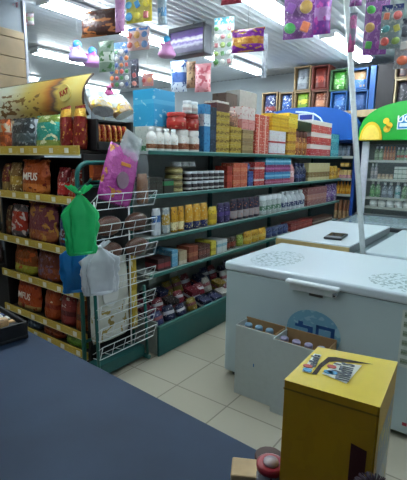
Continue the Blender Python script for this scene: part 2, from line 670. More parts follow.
# tier 2
snack(2, 7, 13, 206, pack('#4a2a1a', '#6d4020', '#8a7a50', (0.1, 0.5), 5, 0.6, 0.3, 0.2, 12), 'dark brown snack bag, leftmost on the third shelf', 11)
snack(2, 13, 28, 205, pack('#5a5458', '#a8301c', '#d8ccc6', (0.2, 0.8), 3.5, 0.56, 0.3, 0.3, 13), 'grey foil snack bag with a red stripe on the third shelf', 12)
snack(2, 28, 58, 203, pack('#7a3a48', '#a05a35', '#c08a3a', (0.05, 0.3), 3.5, 0.56, 0.28, 0.25, 14), 'purple-red snack bag with amber corners on the third shelf', 13)
snack(2, 59, 84, 206, pack('#2a4c86', '#6a2a2a', '#b0c0d0', (0.1, 0.4), 4, 0.6, 0.3, 0.2, 15), 'blue snack bag behind the hanging green carrier bag', 14)
# tier 3
snack(3, 16, 38, 246, pack('#8c4a1a', '#a5a032', '#c85a20', (0.0, 0.32), 4, 0.58, 0.3, 0.25, 16), 'orange snack bag with olive green foot on the fourth shelf', 15)
snack(3, 38, 62, 248, pack('#6e3420', '#8a4424', '#7a5a70', (0.05, 0.45), 4, 0.6, 0.3, 0.2, 17), 'brown-red snack bag in the middle of the fourth shelf', 16)
snack(3, 63, 86, 252, pack('#5a2a1a', '#7c4a20', '#a06a30', (0.05, 0.45), 4, 0.6, 0.3, 0.2, 18), 'brown snack bag behind the hanging blue carrier bag', 17)
# tier 4
snack(4, 19, 42, 281, pack('#b84a18', '#a58a50', '#7c2010', (0.0, 0.18), 4, 0.64, 0.28, 0.25, 19), 'bright orange snack bag with white lettering on the fifth shelf', 18, lettering=('MFUS', 0.22, 0.48, 0))
WS = pack('#a8481c', '#8c2a18', '#d9cdb8', (0.35, 0.5), 3.2, 0.62, 0.3, 0.2, 21, blobband=(0.55, 0.95))
snack(4, 46, 61, 289, WS, 'orange and white snack pack, left of two beside the bright orange bag', 19)
snack(4, 62, 76, 293, pack('#8a3430', '#5a1c20', '#cfc4b6', (0.3, 0.45), 3.2, 0.6, 0.3, 0.2, 22, blobband=(0.55, 0.95)), 'dull red and white snack pack on the fifth shelf', 20)
snack(4, 77, 88, 298, pack('#9a4a1c', '#5a2a18', '#7a4a20', (0.3, 0.5), 4, 0.6, 0.3, 0.2, 23), 'rust coloured snack pack against the right end of the fifth shelf', 21)
# tier 5
snack(5, 30, 44, 316, pack('#33414e', '#445868', '#6a7a88', (0.3, 0.5), 4, 0.6, 0.3, 0.2, 24), 'slate blue snack bag on the bottom shelf by the counter', 22)
snack(5, 45, 66, 322, pack('#8a3a18', '#a04a20', '#5a2010', (0.3, 0.5), 4, 0.6, 0.3, 0.2, 25), 'orange snack bag on the bottom shelf', 23)
snack(5, 67, 90, 331, pack('#5a8a28', '#6a9a30', '#8ab048', (0.3, 0.5), 4, 0.6, 0.3, 0.2, 26), 'green snack bag on the bottom shelf', 24)

# header board bulging above the snacks
hb = thing('header_board', 'curved printed snack header board above the top snack shelf', 'sign', (-3.3, LY + 0.27, 1.9))
HP, nt, b = new_mat('header_print')
N, L = nt.nodes, nt.links
tc = N.new('ShaderNodeTexCoord')
sp = N.new('ShaderNodeSeparateXYZ'); L.new(tc.outputs['Generated'], sp.inputs[0])
cr = N.new('ShaderNodeValToRGB')
els = cr.color_ramp.elements
els[0].position = 0.0; els[0].color = lin('#e4e6d6')
els[1].position = 1.0; els[1].color = lin('#e0c46a')
for pos, c_ in ((0.25, '#dfe3cf'), (0.5, '#c9b25a'), (0.66, '#c99a4a'), (0.72, '#b06a2a'), (0.76, '#5c4a4a'), (0.80, '#d8bb5a'), (0.9, '#d9c878')):
    e = els.new(pos); e.color = lin(c_)
wob = N.new('ShaderNodeTexNoise'); wob.inputs['Scale'].default_value = 5
L.new(tc.outputs['Generated'], wob.inputs['Vector'])
ma = N.new('ShaderNodeMath'); ma.operation = 'MULTIPLY_ADD'; ma.inputs[1].default_value = 0.14; ma.inputs[2].default_value = -0.07
L.new(wob.outputs['Fac'], ma.inputs[0])
ad = N.new('ShaderNodeMath'); L.new(sp.outputs['X'], ad.inputs[0]); L.new(ma.outputs[0], ad.inputs[1])
L.new(ad.outputs[0], cr.inputs['Fac'])
n2 = N.new('ShaderNodeTexNoise'); n2.inputs['Scale'].default_value = 9; n2.inputs['Detail'].default_value = 3
mpp = N.new('ShaderNodeMapping'); mpp.inputs['Scale'].default_value = (1.6, 0.5, 0.8)
L.new(tc.outputs['Generated'], mpp.inputs[0]); L.new(mpp.outputs[0], n2.inputs['Vector'])
gt = N.new('ShaderNodeMath'); gt.operation = 'GREATER_THAN'; gt.inputs[1].default_value = 0.55; L.new(n2.outputs['Fac'], gt.inputs[0])
lt = N.new('ShaderNodeMath'); lt.operation = 'LESS_THAN'; lt.inputs[1].default_value = 0.62; L.new(sp.outputs['X'], lt.inputs[0])
lz = N.new('ShaderNodeMath'); lz.operation = 'LESS_THAN'; lz.inputs[1].default_value = 0.7; L.new(sp.outputs['Z'], lz.inputs[0])
m1 = N.new('ShaderNodeMath'); m1.operation = 'MULTIPLY'; L.new(gt.outputs[0], m1.inputs[0]); L.new(lt.outputs[0], m1.inputs[1])
m2 = N.new('ShaderNodeMath'); m2.operation = 'MULTIPLY'; L.new(m1.outputs[0], m2.inputs[0]); L.new(lz.outputs[0], m2.inputs[1])
mx = N.new('ShaderNodeMix'); mx.data_type = 'RGBA'; mx.inputs['B'].default_value = lin('#7c5a24')
L.new(m2.outputs[0], mx.inputs['Factor']); L.new(cr.outputs['Color'], mx.inputs['A'])
L.new(mx.outputs['Result'], b.inputs['Base Color'])
b.inputs['Roughness'].default_value = 0.4
HY = LY + 0.2
p0 = on_y(-14, 92, HY); p1 = on_y(86, 72, HY)
pb0 = on_y(-14, 118, HY); pb1 = on_y(88, 115, HY)
hx0, hx1 = p0.x, p1.x
hz0, hz1 = pb1.z, p1.z


def hsurf(off):
    def f(u, v):
        x = hx0 + (hx1 - hx0) * u
        c_ = 2 * v - 1
        y = HY - 0.07 * (1 - c_ * c_) + off + 0.06 * v
        z = hz0 + (hz1 - hz0) * v
        return Vector((x + 3.3, y - (LY + 0.27), z - 1.9))
    return f


mb = MB()
mb.grid(hsurf(0), 16, 12)
mb.grid(hsurf(0.012), 16, 12, flip=True)
part('panel', mb, HP, hb)
mb = MB()
mb.tube([hsurf(0.006)(1, v / 10) for v in range(11)], 0.008, 6)
part('edge_trim', mb, plain('#4a3028', 0.4), hb)
mb = MB()
mb.tube([hsurf(0.006)(u / 10, 1) for u in range(11)], 0.006, 6)
part('edge_trim', mb, plain('#6a5a3a', 0.4), hb)
c_ = hsurf(-0.004)(0.86, 0.55)
ov = MB().prism([(0.075 * math.cos(a), 0.062 * math.sin(a)) for a in [k * math.pi / 12 for k in range(24)]], -0.004, 0.004)
part('emblem', ov, plain('#e3d27c', 0.4), hb, c_ + Vector((0, -0.006, 0)), label='pale yellow round emblem')
text_part('KAT', 0.055, plain('#a8321e', 0.5), hb, c_ + Vector((0, -0.012, 0)), (R90, math.radians(-14), 0), bold=0.002)
for s in (0.15, 0.6):
    q = hsurf(0.03)(s, 0.0)
    hq = q.z + 1.9 - LZ[0] - 0.003
    part('support', MB().box((q.x, q.y + 0.01, LZ[0] + 0.003 + hq / 2 - 1.9), (0.025, 0.012, hq)), BLACK, hb)

# black end box with red packets, on the end of the snack shelving
ex0 = -2.47
zb0, zb1 = on_x(90, 150, -2.42).z, on_x(100, 118, -2.42).z
eb = thing('end_display', 'black open display box holding red packets, at the end of the snack shelving', 'display box', (-2.6, 0, zb0))
ya, yb_ = 2.0, 2.36
zb0 = LZ[0] + 0.003
part('base', MB().box((0.03, (ya + yb_) / 2, 0.03), (0.3, yb_ - ya, 0.06), 0.003), BLACK, eb)
part('back_panel', MB().box((-0.11, (ya + yb_) / 2, (zb1 - zb0) / 2), (0.02, yb_ - ya, zb1 - zb0)), BLACK, eb)
for yy in (ya + 0.012, yb_ - 0.012):
    part('side_panel', MB().box((0.03, yy, (zb1 - zb0) / 2), (0.3, 0.022, zb1 - zb0 - 0.01), 0.003), BLACK, eb)
part('top', MB().box((-0.01, (ya + yb_) / 2, zb1 - zb0 - 0.008), (0.2, yb_ - ya, 0.016), 0.002), BLACK, eb)
RP = pack('#9a2414', '#c8952e', '#d9a53a', (0.42, 0.58), 6, 0.6, 0.35, 0.2, 31, axis='X')
for i in range(6):
    yy = ya + 0.05 + i * 0.052
    pouch(0.045, zb1 - zb0 - 0.1, 0.05, RP, (-2.47, yy, zb0 + 0.062), R90, f'red and gold packet standing in the black end box, {ORD[i]} from the left', 'red packets in the black end box', seed=i, name='red_packet', cat='packet')
# silver-backed bags on top of the end box
for i, (px_, py_, w_, yy, tl, cols, lab) in enumerate([
        (101, 117, 0.175, 2.10, 0.35, ('#cfd3d6', '#b0a08a', '#d9b03c'), 'silver-white snack bag lying on the black end box, left one beside the header'),
        (121, 118, 0.175, 2.35, 0.3, ('#d9dcd8', '#b89a80', '#c7a23a'), 'silver-white snack bag with red foot lying on the black end box, right one')]):
    m_ = pack(cols[0], cols[1], cols[2], (0.0, 0.3), 4, 0.55, 0.35, 0.25, 40 + i, blobband=(0.0, 0.42))
    pouch(w_ + 0.03, 0.19, 0.11, m_, (-2.46 - 0.04 * i, yy, zb1 + 0.05), R90 + 0.2, lab, seed=40 + i, name='foil_bag', cat='snack bag', rot=(-0.62, 0.15 - 0.4 * i, R90))
ob0, ob1, obt = on_x(97, 180, -2.37), on_x(112, 180, -2.37), on_x(104, 160, -2.37)
carton(ob1.y - ob0.y, 0.045, obt.z - ob0.z, pack('#b0501f', '#8a3a18', '#c9682c', (0.0, 0.15), 3, 0.6), (-2.43, (ob0.y + ob1.y) / 2, on_x(104, 180, -2.42).z + 0.001), R90, 'orange carton on the rack top, under the black end box')

# ------------------------------------------------------------------ TEAL RACK WITH WIRE BASKETS
RX = -2.17
RY0, RY1 = 1.79, 2.33
rk = thing('wire_rack', 'teal framed display rack with tilted white wire baskets', 'rack', (-2.3, 2.05, 0))
o_ = Vector((-2.3, 2.05, 0))
fy0, fy1, ft = 1.79, 2.28, 1.56
pts = [(-2.38, fy0, 0.03), (-2.38, fy0, ft - 0.09)]
for k in range(1, 7):
    a = k / 6 * R90
    pts.append((-2.38, fy0 + 0.09 - 0.09 * math.cos(a), ft - 0.09 + 0.09 * math.sin(a)))
for k in range(0, 7):
    a = k / 6 * R90
    pts.append((-2.38, fy1 - 0.09 + 0.09 * math.sin(a), ft - 0.09 + 0.09 * math.cos(a)))
pts.append((-2.38, fy1, 0.03))
TE = plain('#0f625c', 0.4, var=0.04)
part('frame', MB().tube([Vector(p) - o_ for p in pts], 0.016, 8), TE, rk)
for z in (1.40, 0.75, 0.28):
    part('crossbar', MB().tube([Vector((-2.38, fy0, z)) - o_, Vector((-2.38, fy1, z)) - o_], 0.012, 8), TE, rk)
for yy in (fy0, fy1):
    part('foot', MB().tube([Vector((-2.42, yy, 0.03)) - o_, Vector((-2.2, yy, 0.03)) - o_], 0.018, 8), TE, rk)
    part('front_post', MB().tube([Vector((-2.22, yy, 0.03)) - o_, Vector((-2.25, yy, 1.2 if yy < 2 else 0.62)) - o_], 0.012, 8), TE, rk)
part('bag_hook', MB().tube([Vector(p) - o_ for p in ((-2.38, fy0, 1.36), (-2.2, 1.66, 1.4), (-1.93, 1.53, 1.46), (-1.91, 1.53, 1.48))], 0.006, 6), TE, rk)
part('top_tray', MB().box((-0.115, 0.06, on_x(104, 180, -2.42).z - 0.006), (0.08, 0.3, 0.01), 0.002), TE, rk)
part('base_plate', MB().box((0.0, -0.01, 0.08), (0.12, 0.46, 0.09), 0.004), TEALD, rk)
TZ = [on_x(98, py, RX).z for py in (195, 226, 254, 282, 308, 331, 350)]
for i, z in enumerate(TZ):
    mb = MB()
    y0, y1 = RY0 + 0.0, RY1 + (0.02 if i < 3 else 0)
    lo = z - 0.105
    xf, xb = RX, -2.28
    xl = RX - 0.035
    r_ = 0.0034
    mb.tube([Vector((xb, y0, lo + 0.02)) - o_, Vector((xf, y0, z)) - o_, Vector((xf, y1, z)) - o_, Vector((xb, y1, lo + 0.02)) - o_], r_, 5)
    mb.tube([Vector((xb, y0, lo - 0.01)) - o_, Vector((xl, y0, lo)) - o_, Vector((xl, y1, lo)) - o_, Vector((xb, y1, lo - 0.01)) - o_], r_, 5)
    mb.tube([Vector(((xf + xl) / 2, y0, (z + lo) / 2)) - o_, Vector(((xf + xl) / 2, y1, (z + lo) / 2)) - o_], 0.0024, 5)
    for k in range(6):
        yy = y0 + (y1 - y0) * k / 5
        mb.tube([Vector((xf, yy, z)) - o_, Vector((xl, yy, lo)) - o_, Vector((xb, yy, lo - 0.01)) - o_], 0.0022 if 0 < k < 5 else r_, 5)
    part('basket', mb, WIREW, rk, label='white wire basket')
for yy in (RY0 + 0.06, RY1 - 0.16):
    part('upright', MB().tube([Vector((-2.287, yy, 0.15)) - o_, Vector((-2.287, yy, 1.3)) - o_], 0.006, 6), WIREW, rk)

# bread in the rack
mg = thing('bread_bag', 'magenta printed bread bag with clear top in the highest rack basket', 'bread bag', (-2.228, 1.97, TZ[0] - 0.075), rot=(-0.03, 0.34, R90))
MAG = pack('#a83c8e', '#b9509c', '#c07a3c', (0.45, 0.75), 2.2, 0.62, 0.25, 0.1, 51)
part('body', pouch_mb(0.31, 0.40, 0.075, 5, True), MAG, mg, label='magenta printed body')
part('clear_top', pouch_mb(0.2, 0.19, 0.06, 8, True, wrinkle=0.6), clear('#dfe6ea', 0.36, 0.1), mg, (0.04, 0.0, 0.34), (0, 0.1, 0), label='crumpled clear plastic top')
part('brand_patch', MB().box((0.03, -0.04, 0.28), (0.09, 0.006, 0.025), 0.003), plain('#d68a2a', 0.4), mg, rot=(0, -0.1, 0), label='orange label')
part('window', MB().prism([(0.055 * math.cos(k * math.pi / 8), 0.06 * math.sin(k * math.pi / 8)) for k in range(16)], -0.046, -0.04), plain('#8a6a7c', 0.3), mg, (0.0, 0, 0.17), label='clear window')
bb = thing('bread_bag', 'clear bag of brown rolls beside the magenta bread bag', 'bread bag', (-2.24, 2.265, TZ[0] - 0.095), rz=R90)
part('rolls', pouch_mb(0.11, 0.22, 0.06, 12, True), plain('#7c4a1e', 0.4, var=0.25, scale=12), bb)
part('wrapper', pouch_mb(0.13, 0.36, 0.075, 13, True, wrinkle=0.3), clear('#dfe6ea', 0.12, 0.06), bb)
BR = plain('#5f3016', 0.35, var=0.25, scale=9)
for tier, lab2 in ((1, 'second'), (2, 'third')):
    for i in range(2):
        yy = RY0 + 0.14 + i * 0.265
        lf = thing('bread_loaf', f'brown bread loaf in clear film, {"left" if i == 0 else "right"} one in the {lab2} basket of the rack', 'bread', (-2.237, yy, TZ[tier] - 0.097), rz=R90)
        mb = MB()
        mb.ball((0, 0, 0.072), 1.0, seg=14, sq=(0.115, 0.036, 0.07))
        part('loaf', mb, BR, lf)
        part('film', MB().ball((0, 0, 0.074), 1.0, seg=14, sq=(0.118, 0.039, 0.073)), clear('#e8eef0', 0.05, 0.05), lf)
zz = TZ[6] - 0.1
wb = thing('rice_bag', 'large white and yellow bag with round print standing low in the rack', 'bag', (-2.327, 2.0, zz + 0.06), rz=R90)
part('body', pouch_mb(0.37, TZ[3] - zz + 0.03, 0.05, 21, True), pack('#c9c9c0', '#d4d4cc', '#a08a44', (0.6, 0.9), 2.5, 0.6, 0.4, 0, 61, blobband=(0.0, 0.45)), wb)
part('print', MB().prism([(0.075 * math.cos(k * math.pi / 10), 0.1 * math.sin(k * math.pi / 10)) for k in range(20)], -0.036, -0.028), pack('#dcdcda', '#c8c8c8', '#a83a3a', (0.1, 0.2), 6, 0.72), wb, (-0.02, 0, 0.36))
yw = thing('rice_bag', 'narrow yellow bag standing at the right side of the rack, above the teal base', 'bag', (-2.327, 2.235, zz + 0.06), rz=R90)
part('body', pouch_mb(0.08, TZ[3] - zz + 0.06, 0.045, 23, True), pack('#b89a2a', '#c8b050', '#e0d9b0', (0.3, 0.5), 3, 0.62, 0.4), yw)
part('top_seal', MB().box((0, 0, TZ[3] - zz + 0.055), (0.08, 0.006, 0.02)), plain('#c8b050', 0.4), yw)

# carrier bags hanging at the left post of the rack


def carrier(label, col, px0, px1, pyt, pyb, x, seed, trans=0.3, knot=True, sh=0.72, foot=1.0):
    c0 = on_x(px0, (pyt + pyb) / 2, x); c1 = on_x(px1, (pyt + pyb) / 2, x)
    tp = on_x((px0 + px1) / 2, pyt, x); bt = on_x((px0 + px1) / 2, pyb, x)
    w = (c1 - c0).length * 0.82; h = tp.z - bt.z
    t = thing('carrier_bag', label, 'carrier bag', (x, (c0.y + c1.y) / 2, bt.z), rz=R90 - 0.35)
    mb = MB()

    def fn(u, v):
        a = u * 2 * math.pi
        if v < 0.03: rad = 0.9 * foot
        else: rad = (foot + (1 - foot) * min(1, v / 0.5)) if v < sh else 1.0 - 0.88 * ((v - sh) / (1 - sh)) ** 1.1
        n = noise.noise(Vector((math.cos(a) * 2 + seed, math.sin(a) * 2, v * 3.5)))
        fold = 0.10 * math.sin(a * 7 + seed + 2 * n) * (0.35 + v)
        n3 = noise.noise(Vector((math.cos(a) * 5 + seed, math.sin(a) * 5, v * 9)))
        r_ = rad * (1 + 1.3 * fold * (0.5 + v) + 0.14 * n + 0.16 * n3)
        ex = 0.6
        ca, sa = math.cos(a), math.sin(a)
        return Vector((math.copysign(abs(ca) ** ex, ca) * w / 2 * r_, math.copysign(abs(sa) ** ex, sa) * w * 0.11 * r_, v * h * (0.88 if knot else 1.0) + (0.012 * n if v > 0.02 else 0)))
    mb.grid(fn, 72, 26)
    n_ = len(mb.bm.verts)
    part('body', mb, film(col, trans), t)
    part('bottom', MB().lathe([(0, 0.006), (w * 0.3, 0.008), (w * 0.36, 0.016), (0, 0.02)], 14), film(col, trans), t)
    if knot:
        mb = MB().ball((0, 0, h * 0.9), w * 0.09, sq=(1, 0.8, 0.7))
        part('knot', mb, film(col, trans), t)
        for s in (-1, 1):
            mb = MB().grid(lambda u, v: Vector((s * (0.01 + 0.05 * v) + 0.02 * (u - 0.5) * (1 + v), 0.008 * math.sin(u * 9 + v * 4), h * (0.9 + 0.1 * v) + 0.006 * math.sin(u * 12))), 6, 5)
            m2_ = MB()
            m2_.grid(lambda u, v: Vector((s * (0.008 + 0.045 * v) + 0.03 * (u - 0.5) * (1 + v), 0.008 * math.sin(u * 9 + v * 4), h * (0.89 + 0.12 * v) + 0.006 * math.sin(u * 12))), 6, 5)
            part('handle', m2_, film(col, trans), t)
    return t


carrier('white carrier bag hanging lowest at the left post of the rack', '#d6dbe2', 82, 116, 242, 294, -2.02, 3.1, trans=0.12, sh=0.74)
carrier('blue carrier bag hanging behind the green one, left of the white one', '#1f7fc4', 62, 90, 238, 292, -2.17, 5.3, sh=0.8)
carrier('green knotted carrier bag hanging above the blue and white ones', '#2fcf7c', 64, 96, 186, 255, -1.93, 1.7, sh=0.68, foot=0.9)

# ------------------------------------------------------------------ CENTRE GONDOLA (faces the aisle, +X)
GX = -2.28          # shelf front
BX = -2.19          # base front
GB = -2.76          # back panel
GY0, GY1 = 2.37, 6.75
SZ = [on_x(250, 154, GX).z, on_x(240, 187.5, GX).z, on_x(245, 219.5, GX).z, on_x(200, 260, GX).z]
gd = thing('aisle_shelving', 'long teal and grey aisle shelving full of groceries in the middle of the shop', 'shelving', (-2.5, (GY0 + GY1) / 2, 0))
o_ = Vector((-2.5, (GY0 + GY1) / 2, 0))
part('back_panel', MB().box((GB - 0.01 - o_.x, 0, 0.97), (0.02, GY1 - GY0, 1.9)), plain('#aab0ab', 0.6), gd)
for i, z in enumerate(SZ):
    sh = part('shelf', MB().box(((GX + GB) / 2 - o_.x, 0, z - 0.014), (GX - GB, GY1 - GY0, 0.024), 0.002), GREYW, gd)
    part('price_rail', MB().box((GX + 0.006 - o_.x, 0, z - 0.014), (0.012, GY1 - GY0, 0.028), 0.003), RAIL, sh, label='teal price rail')
    part('rail_lip', MB().box((GX + 0.012 - o_.x, 0, z + 0.003), (0.004, GY1 - GY0, 0.006)), plain('#a9c9c2', 0.35), sh, label='pale rail edge')
BYE = GY1
part('base_front', MB().box((BX - o_.x, 0, 0.125), (0.02, GY1 - GY0, 0.25), 0.004), TEAL, gd)
part('base_rail', MB().box((BX - o_.x, 0, 0.243), (0.03, GY1 - GY0, 0.03), 0.006), RAIL, gd)
part('base_end', MB().box(((BX + GB) / 2 - o_.x, GY0 + 0.01 - o_.y, 0.15), (BX - GB - 0.03, 0.02, 0.28), 0.004), plain('#9aa09a', 0.5), gd)
part('base_deck', MB().prism([(GB - o_.x, 0.0), (BX - 0.012 - o_.x, 0.0), (BX - 0.012 - o_.x, 0.16), (GB - o_.x, 0.30)], GY0 + 0.03 - o_.y, GY1 - o_.y, 'XZ'), plain('#6b706c', 0.6), gd)
for k in range(4):
    yy = GY0 + 0.03 + k * (GY1 - GY0 - 0.06) / 3
    part('upright', MB().box((GB + 0.015 - o_.x, yy - o_.y, 0.95), (0.03, 0.05, 1.88), 0.003), TEALD, gd)
    for z in SZ:
        pass

FX = GX - 0.02


def gspan(px0, px1, py, x=FX):
    a = on_x(px0, py, x); b_ = on_x(px1, py, x)
    return a.y, b_.y


SHP = [149, 186, 221, 255]   # picture height near each shelf, for measuring
SHN = ['top shelf', 'second shelf', 'third shelf', 'fourth shelf']


def shelf_py(s, px):
    """picture row of shelf s at column px, to measure spans there"""
    y = on_x(px, SHP[s], FX).y
    v = CAMR.transposed() @ (Vector((FX, y, SZ[s])) - Vector((0, 0, EYE)))
    return 240 - 421 * v.y / -v.z


def G(s, px0, px1, ytop, mat, label, kind='box', n=1, stack=1, depth=0.15, group=None, zb=None, name=None, cat=None, lid=None, x=None, gap=0.003, where=None, order='left'):
    """n items side by side between two picture columns on shelf s of the aisle shelving, stacked"""
    x = FX if x is None else x
    pb = shelf_py(s, (px0 + px1) / 2)
    y0, y1 = gspan(px0, px1, pb, x)
    pt = on_x((px0 + px1) / 2, ytop, x)
    zb = SZ[s] + 0.0005 if zb is None else zb
    H = pt.z - zb
    w = (y1 - y0) / n
    h = H / stack
    out = []
    for lv in range(stack):
        for i in range(n):
            yc = y0 + w * (i + 0.5)
            zc = zb + h * lv + 0.0005 * lv
            bits = []
            if n > 1:
                bits.append(f'{ORD[i]} from left')
            if stack > 1:
                bits.append('top layer' if lv == stack - 1 else ('bottom layer' if lv == 0 else f'{ORD[lv]} layer'))
            lb = label + (', ' + ', '.join(bits) if bits else '')
            gr = group or (label + ' row' if n * stack > 1 else None)
            ww = w - gap
            if kind == 'box':
                carton(ww, depth, h - 0.001, mat, (x - depth / 2, yc, zc), R90, lb, gr, name or 'carton', cat or 'box')
            elif kind == 'pouch':
                pouch(ww, h, min(0.08, max(0.03, ww * 0.5)), mat, (x - 0.05, yc, zc), R90, lb, gr, seed=(i * 3 + int(px0)) % 7, name=name or 'pouch', cat=cat or 'pouch')
            elif kind == 'jar':
                jar(ww / 2, h - 0.001, mat, lid or WHITE, (x - ww / 2 - 0.005, yc, zc), lb, gr, name or 'jar', cat or 'jar')
            elif kind == 'bottle':
                bottle(ww / 2, h - 0.001, mat, lid or WHITE, (x - ww / 2 - 0.005, yc, zc), lb, gr, name or 'bottle', cat or 'bottle')
    return zb + H


# --- top shelf
T = 'on the top aisle shelf'
zc_ = G(0, 152, 176, 127, pack('#d9ddd8', '#3f8a5a', '#b8c4bc', (0.0, 0.22), 5, 0.62), f'white carton with green foot under the big blue box', depth=0.2, x=-2.485)
G(0, 154, 175, 90, pack('#2f9fd0', '#4fb2da', '#a8d4e6', (0.6, 0.72), 2.6, 0.64, seed=2), 'big sky blue carton on top of the white carton, highest at the shelf end', depth=0.24, x=-2.475, zb=zc_ + 0.001)
G(0, 152, 181, 128, pack('#e2e0da', '#7c4a2a', '#c9a27a', (0.12, 0.34), 5, 0.66), f'white squat bottle with brown label under the blue carton', 'bottle', 4, name='squat_bottle', lid=plain('#eef0ef', 0.4))
zt_ = G(0, 182, 203, 130, pack('#ded9d2', '#8a4a30', '#c9a27a', (0.15, 0.5), 5, 0.66), 'white tub with brown label under the red tins', 'jar', 2, name='tub', cat='tub', lid=plain('#e6e2dc', 0.4))
zt2 = G(0, 178, 203, 113, pack('#a3241c', '#b8342a', '#d9b08a', (0.3, 0.6), 3, 0.66, 0.35), 'red tin standing on the white tubs', 'jar', 2, name='tin', cat='tin', lid=plain('#b9342c', 0.4), zb=zt_ + 0.001)
G(0, 188, 200, 101, pack('#dcdcd8', '#c0b0a8', '#a84038', (0.3, 0.6), 5, 0.66), 'white cup on top of the red tins', 'jar', 2, name='cup', cat='cup', zb=zt2 + 0.001)
z_ = G(0, 204, 210, 104, pack('#3a7fae', '#d5dde0', '#1f4f7c', (0.55, 0.8), 5, 0.6), 'tall slim blue and white carton beside the red tins')
G(0, 210, 216, 107, pack('#1c2638', '#2c3c54', '#4a5a70', (0.3, 0.5), 5, 0.6), 'tall slim navy carton left of the gold stack')
GOLD = pack('#a88a34', '#6b4d16', '#c9ad55', (0.3, 0.66), 5, 0.55, 0.35)
zg = G(0, 216, 229, 112, GOLD, 'gold carton in the tall stack on the top shelf', stack=5, group='gold cartons in the tall stack')
G(0, 216, 228, 101, pack('#5a2a26', '#d0c6bc', '#7c3a34', (0.8, 1.0), 4, 0.6), 'maroon carton on top of the tall gold stack', zb=zg + 0.003)
zg = G(0, 230, 241, 127, GOLD, 'gold carton in the lower stack right of the tall gold stack', stack=3, group='gold cartons in the low stack')
G(0, 230, 240, 111, pack('#6a4a3a', '#8a5a44', '#c0846a', (0.3, 0.6), 4, 0.58), 'brown patterned pack on the low gold stack', 'pouch', zb=zg + 0.003)
zk = G(0, 242, 253, 130, pack('#8d7350', '#a58a60', '#6d5436', (0.3, 0.7), 4, 0.6), 'tan carton in the short stack right of the gold ones', stack=2)
G(0, 241, 254, 107, pack('#d9c9c4', '#cf8a84', '#b84a48', (0.0, 0.45), 3, 0.6), 'white and pink pack on top of the tan cartons', n=2, zb=zk + 0.002)
G(0, 225, 236, 93, pack('#54423a', '#6a5448', '#40302a', (0.3, 0.6), 3, 0.6), 'dark brown carton standing high at the back', depth=0.18, x=-2.53)
G(0, 238, 255, 91, plain('#8d8a84', 0.7), 'grey plain carton standing high at the back', depth=0.18, x=-2.53)
RW = pack('#c24a3a', '#e0c4b4', '#e6d6c8', (0.4, 0.52), 4, 0.6, axis='X')
G(0, 255, 268, 115, RW, 'coral and white striped carton right of the tan stack', n=2, stack=3)
zp = G(0, 269, 285, 131, pack('#d8d6da', '#b8343a', '#c2424c', (0.0, 0.14), 6, 0.62), 'white carton with red dots under the yellow ones', n=2, stack=2)
G(0, 271, 287, 114, pack('#d0a428', '#b8841c', '#8a2a1a', (0.4, 0.6), 5, 0.62), 'yellow carton stacked on the dotted ones', n=2, stack=2, zb=zp + 0.003)
zy = G(0, 287, 295, 128, pack('#b8861f', '#8a4a1a', '#dcb85a', (0.3, 0.6), 5, 0.58), 'amber carton column beside the dotted ones', stack=3)
G(0, 287, 296, 113, pack('#d4a92a', '#e0c04a', '#3a2a14', (0.3, 0.7), 5, 0.63), 'bright yellow carton on the amber column', zb=zy + 0.003)
zu = G(0, 296, 308, 131, pack('#7a3a24', '#a8682a', '#c99a5a', (0.4, 0.7), 4, 0.58), 'brown cup below the black carton', 'jar', 3, name='cup', cat='cup', lid=plain('#5a2a1c', 0.5))
G(0, 296, 310, 120, pack('#181418', '#d0ccc6', '#4a3a34', (0.86, 1.0), 4, 0.66), 'black carton with pale lid on the brown cups', zb=zu + 0.002)
G(0, 310, 330, 121, pack('#b8383c', '#dcd0cc', '#e2d8d2', (0.62, 1.0), 4, 0.62), 'red and white carton, far end of top shelf', n=2, stack=3)
G(0, 331, 338, 134, pack('#2a8a9a', '#4aa4b0', '#c8dcdc', (0.3, 0.6), 6, 0.6), 'turquoise carton at the far end of the top shelf', stack=2)
# --- second shelf
G(1, 149, 163, 177, pack('#2a2420', '#3a302a', '#4a5a48', (0.3, 0.6), 4, 0.6), 'dark low carton at the near end of the second shelf', n=2)
G(1, 164, 174, 179, pack('#30261f', '#2f7a4a', '#4a3a30', (0.55, 0.85), 4, 0.66), 'dark carton with green label on the second shelf')
zj = G(1, 175, 187, 167, pack('#9a8a52', '#b8a86a', '#c9bc86', (0.35, 0.6), 5, 0.6), 'squat jar with straw label in the jar stack', 'jar', 1, 4, lid=plain('#6a5a34', 0.4))
G(1, 177, 198, 162, pack('#8a8f90', '#b0b4b4', '#5a6062', (0.2, 0.5), 5, 0.6), 'clear small tub on top of the jars', 'jar', 3, name='tub', cat='tub', zb=zj + 0.001, lid=plain('#a8acac', 0.3))
BJ = pack('#241a20', '#c9c6c2', '#5a2a30', (0.25, 0.5), 5, 0.66)
G(1, 188, 226, 171, BJ, 'dark jar with white lid in the two-tier jar row', 'jar', 7, 2, group='dark jars with white lids', lid=plain('#d8dade', 0.35))
G(1, 227, 232, 166, pack('#8a2018', '#a83a2a', '#c85a3a', (0.3, 0.6), 4, 0.6), 'red upright carton right of the dark jars')
G(1, 233, 247, 163, pack('#b8482a', '#c8704a', '#d8a890', (0.3, 0.6), 5, 0.58), 'orange-red carton on the second shelf', n=2, stack=2)
zb_ = G(1, 248, 253, 171, pack('#2a3c7a', '#3a5aa0', '#8a9ac0', (0.3, 0.6), 4, 0.6), 'indigo carton under the navy ball-shaped pack')
pp = gspan(248, 253, 168)
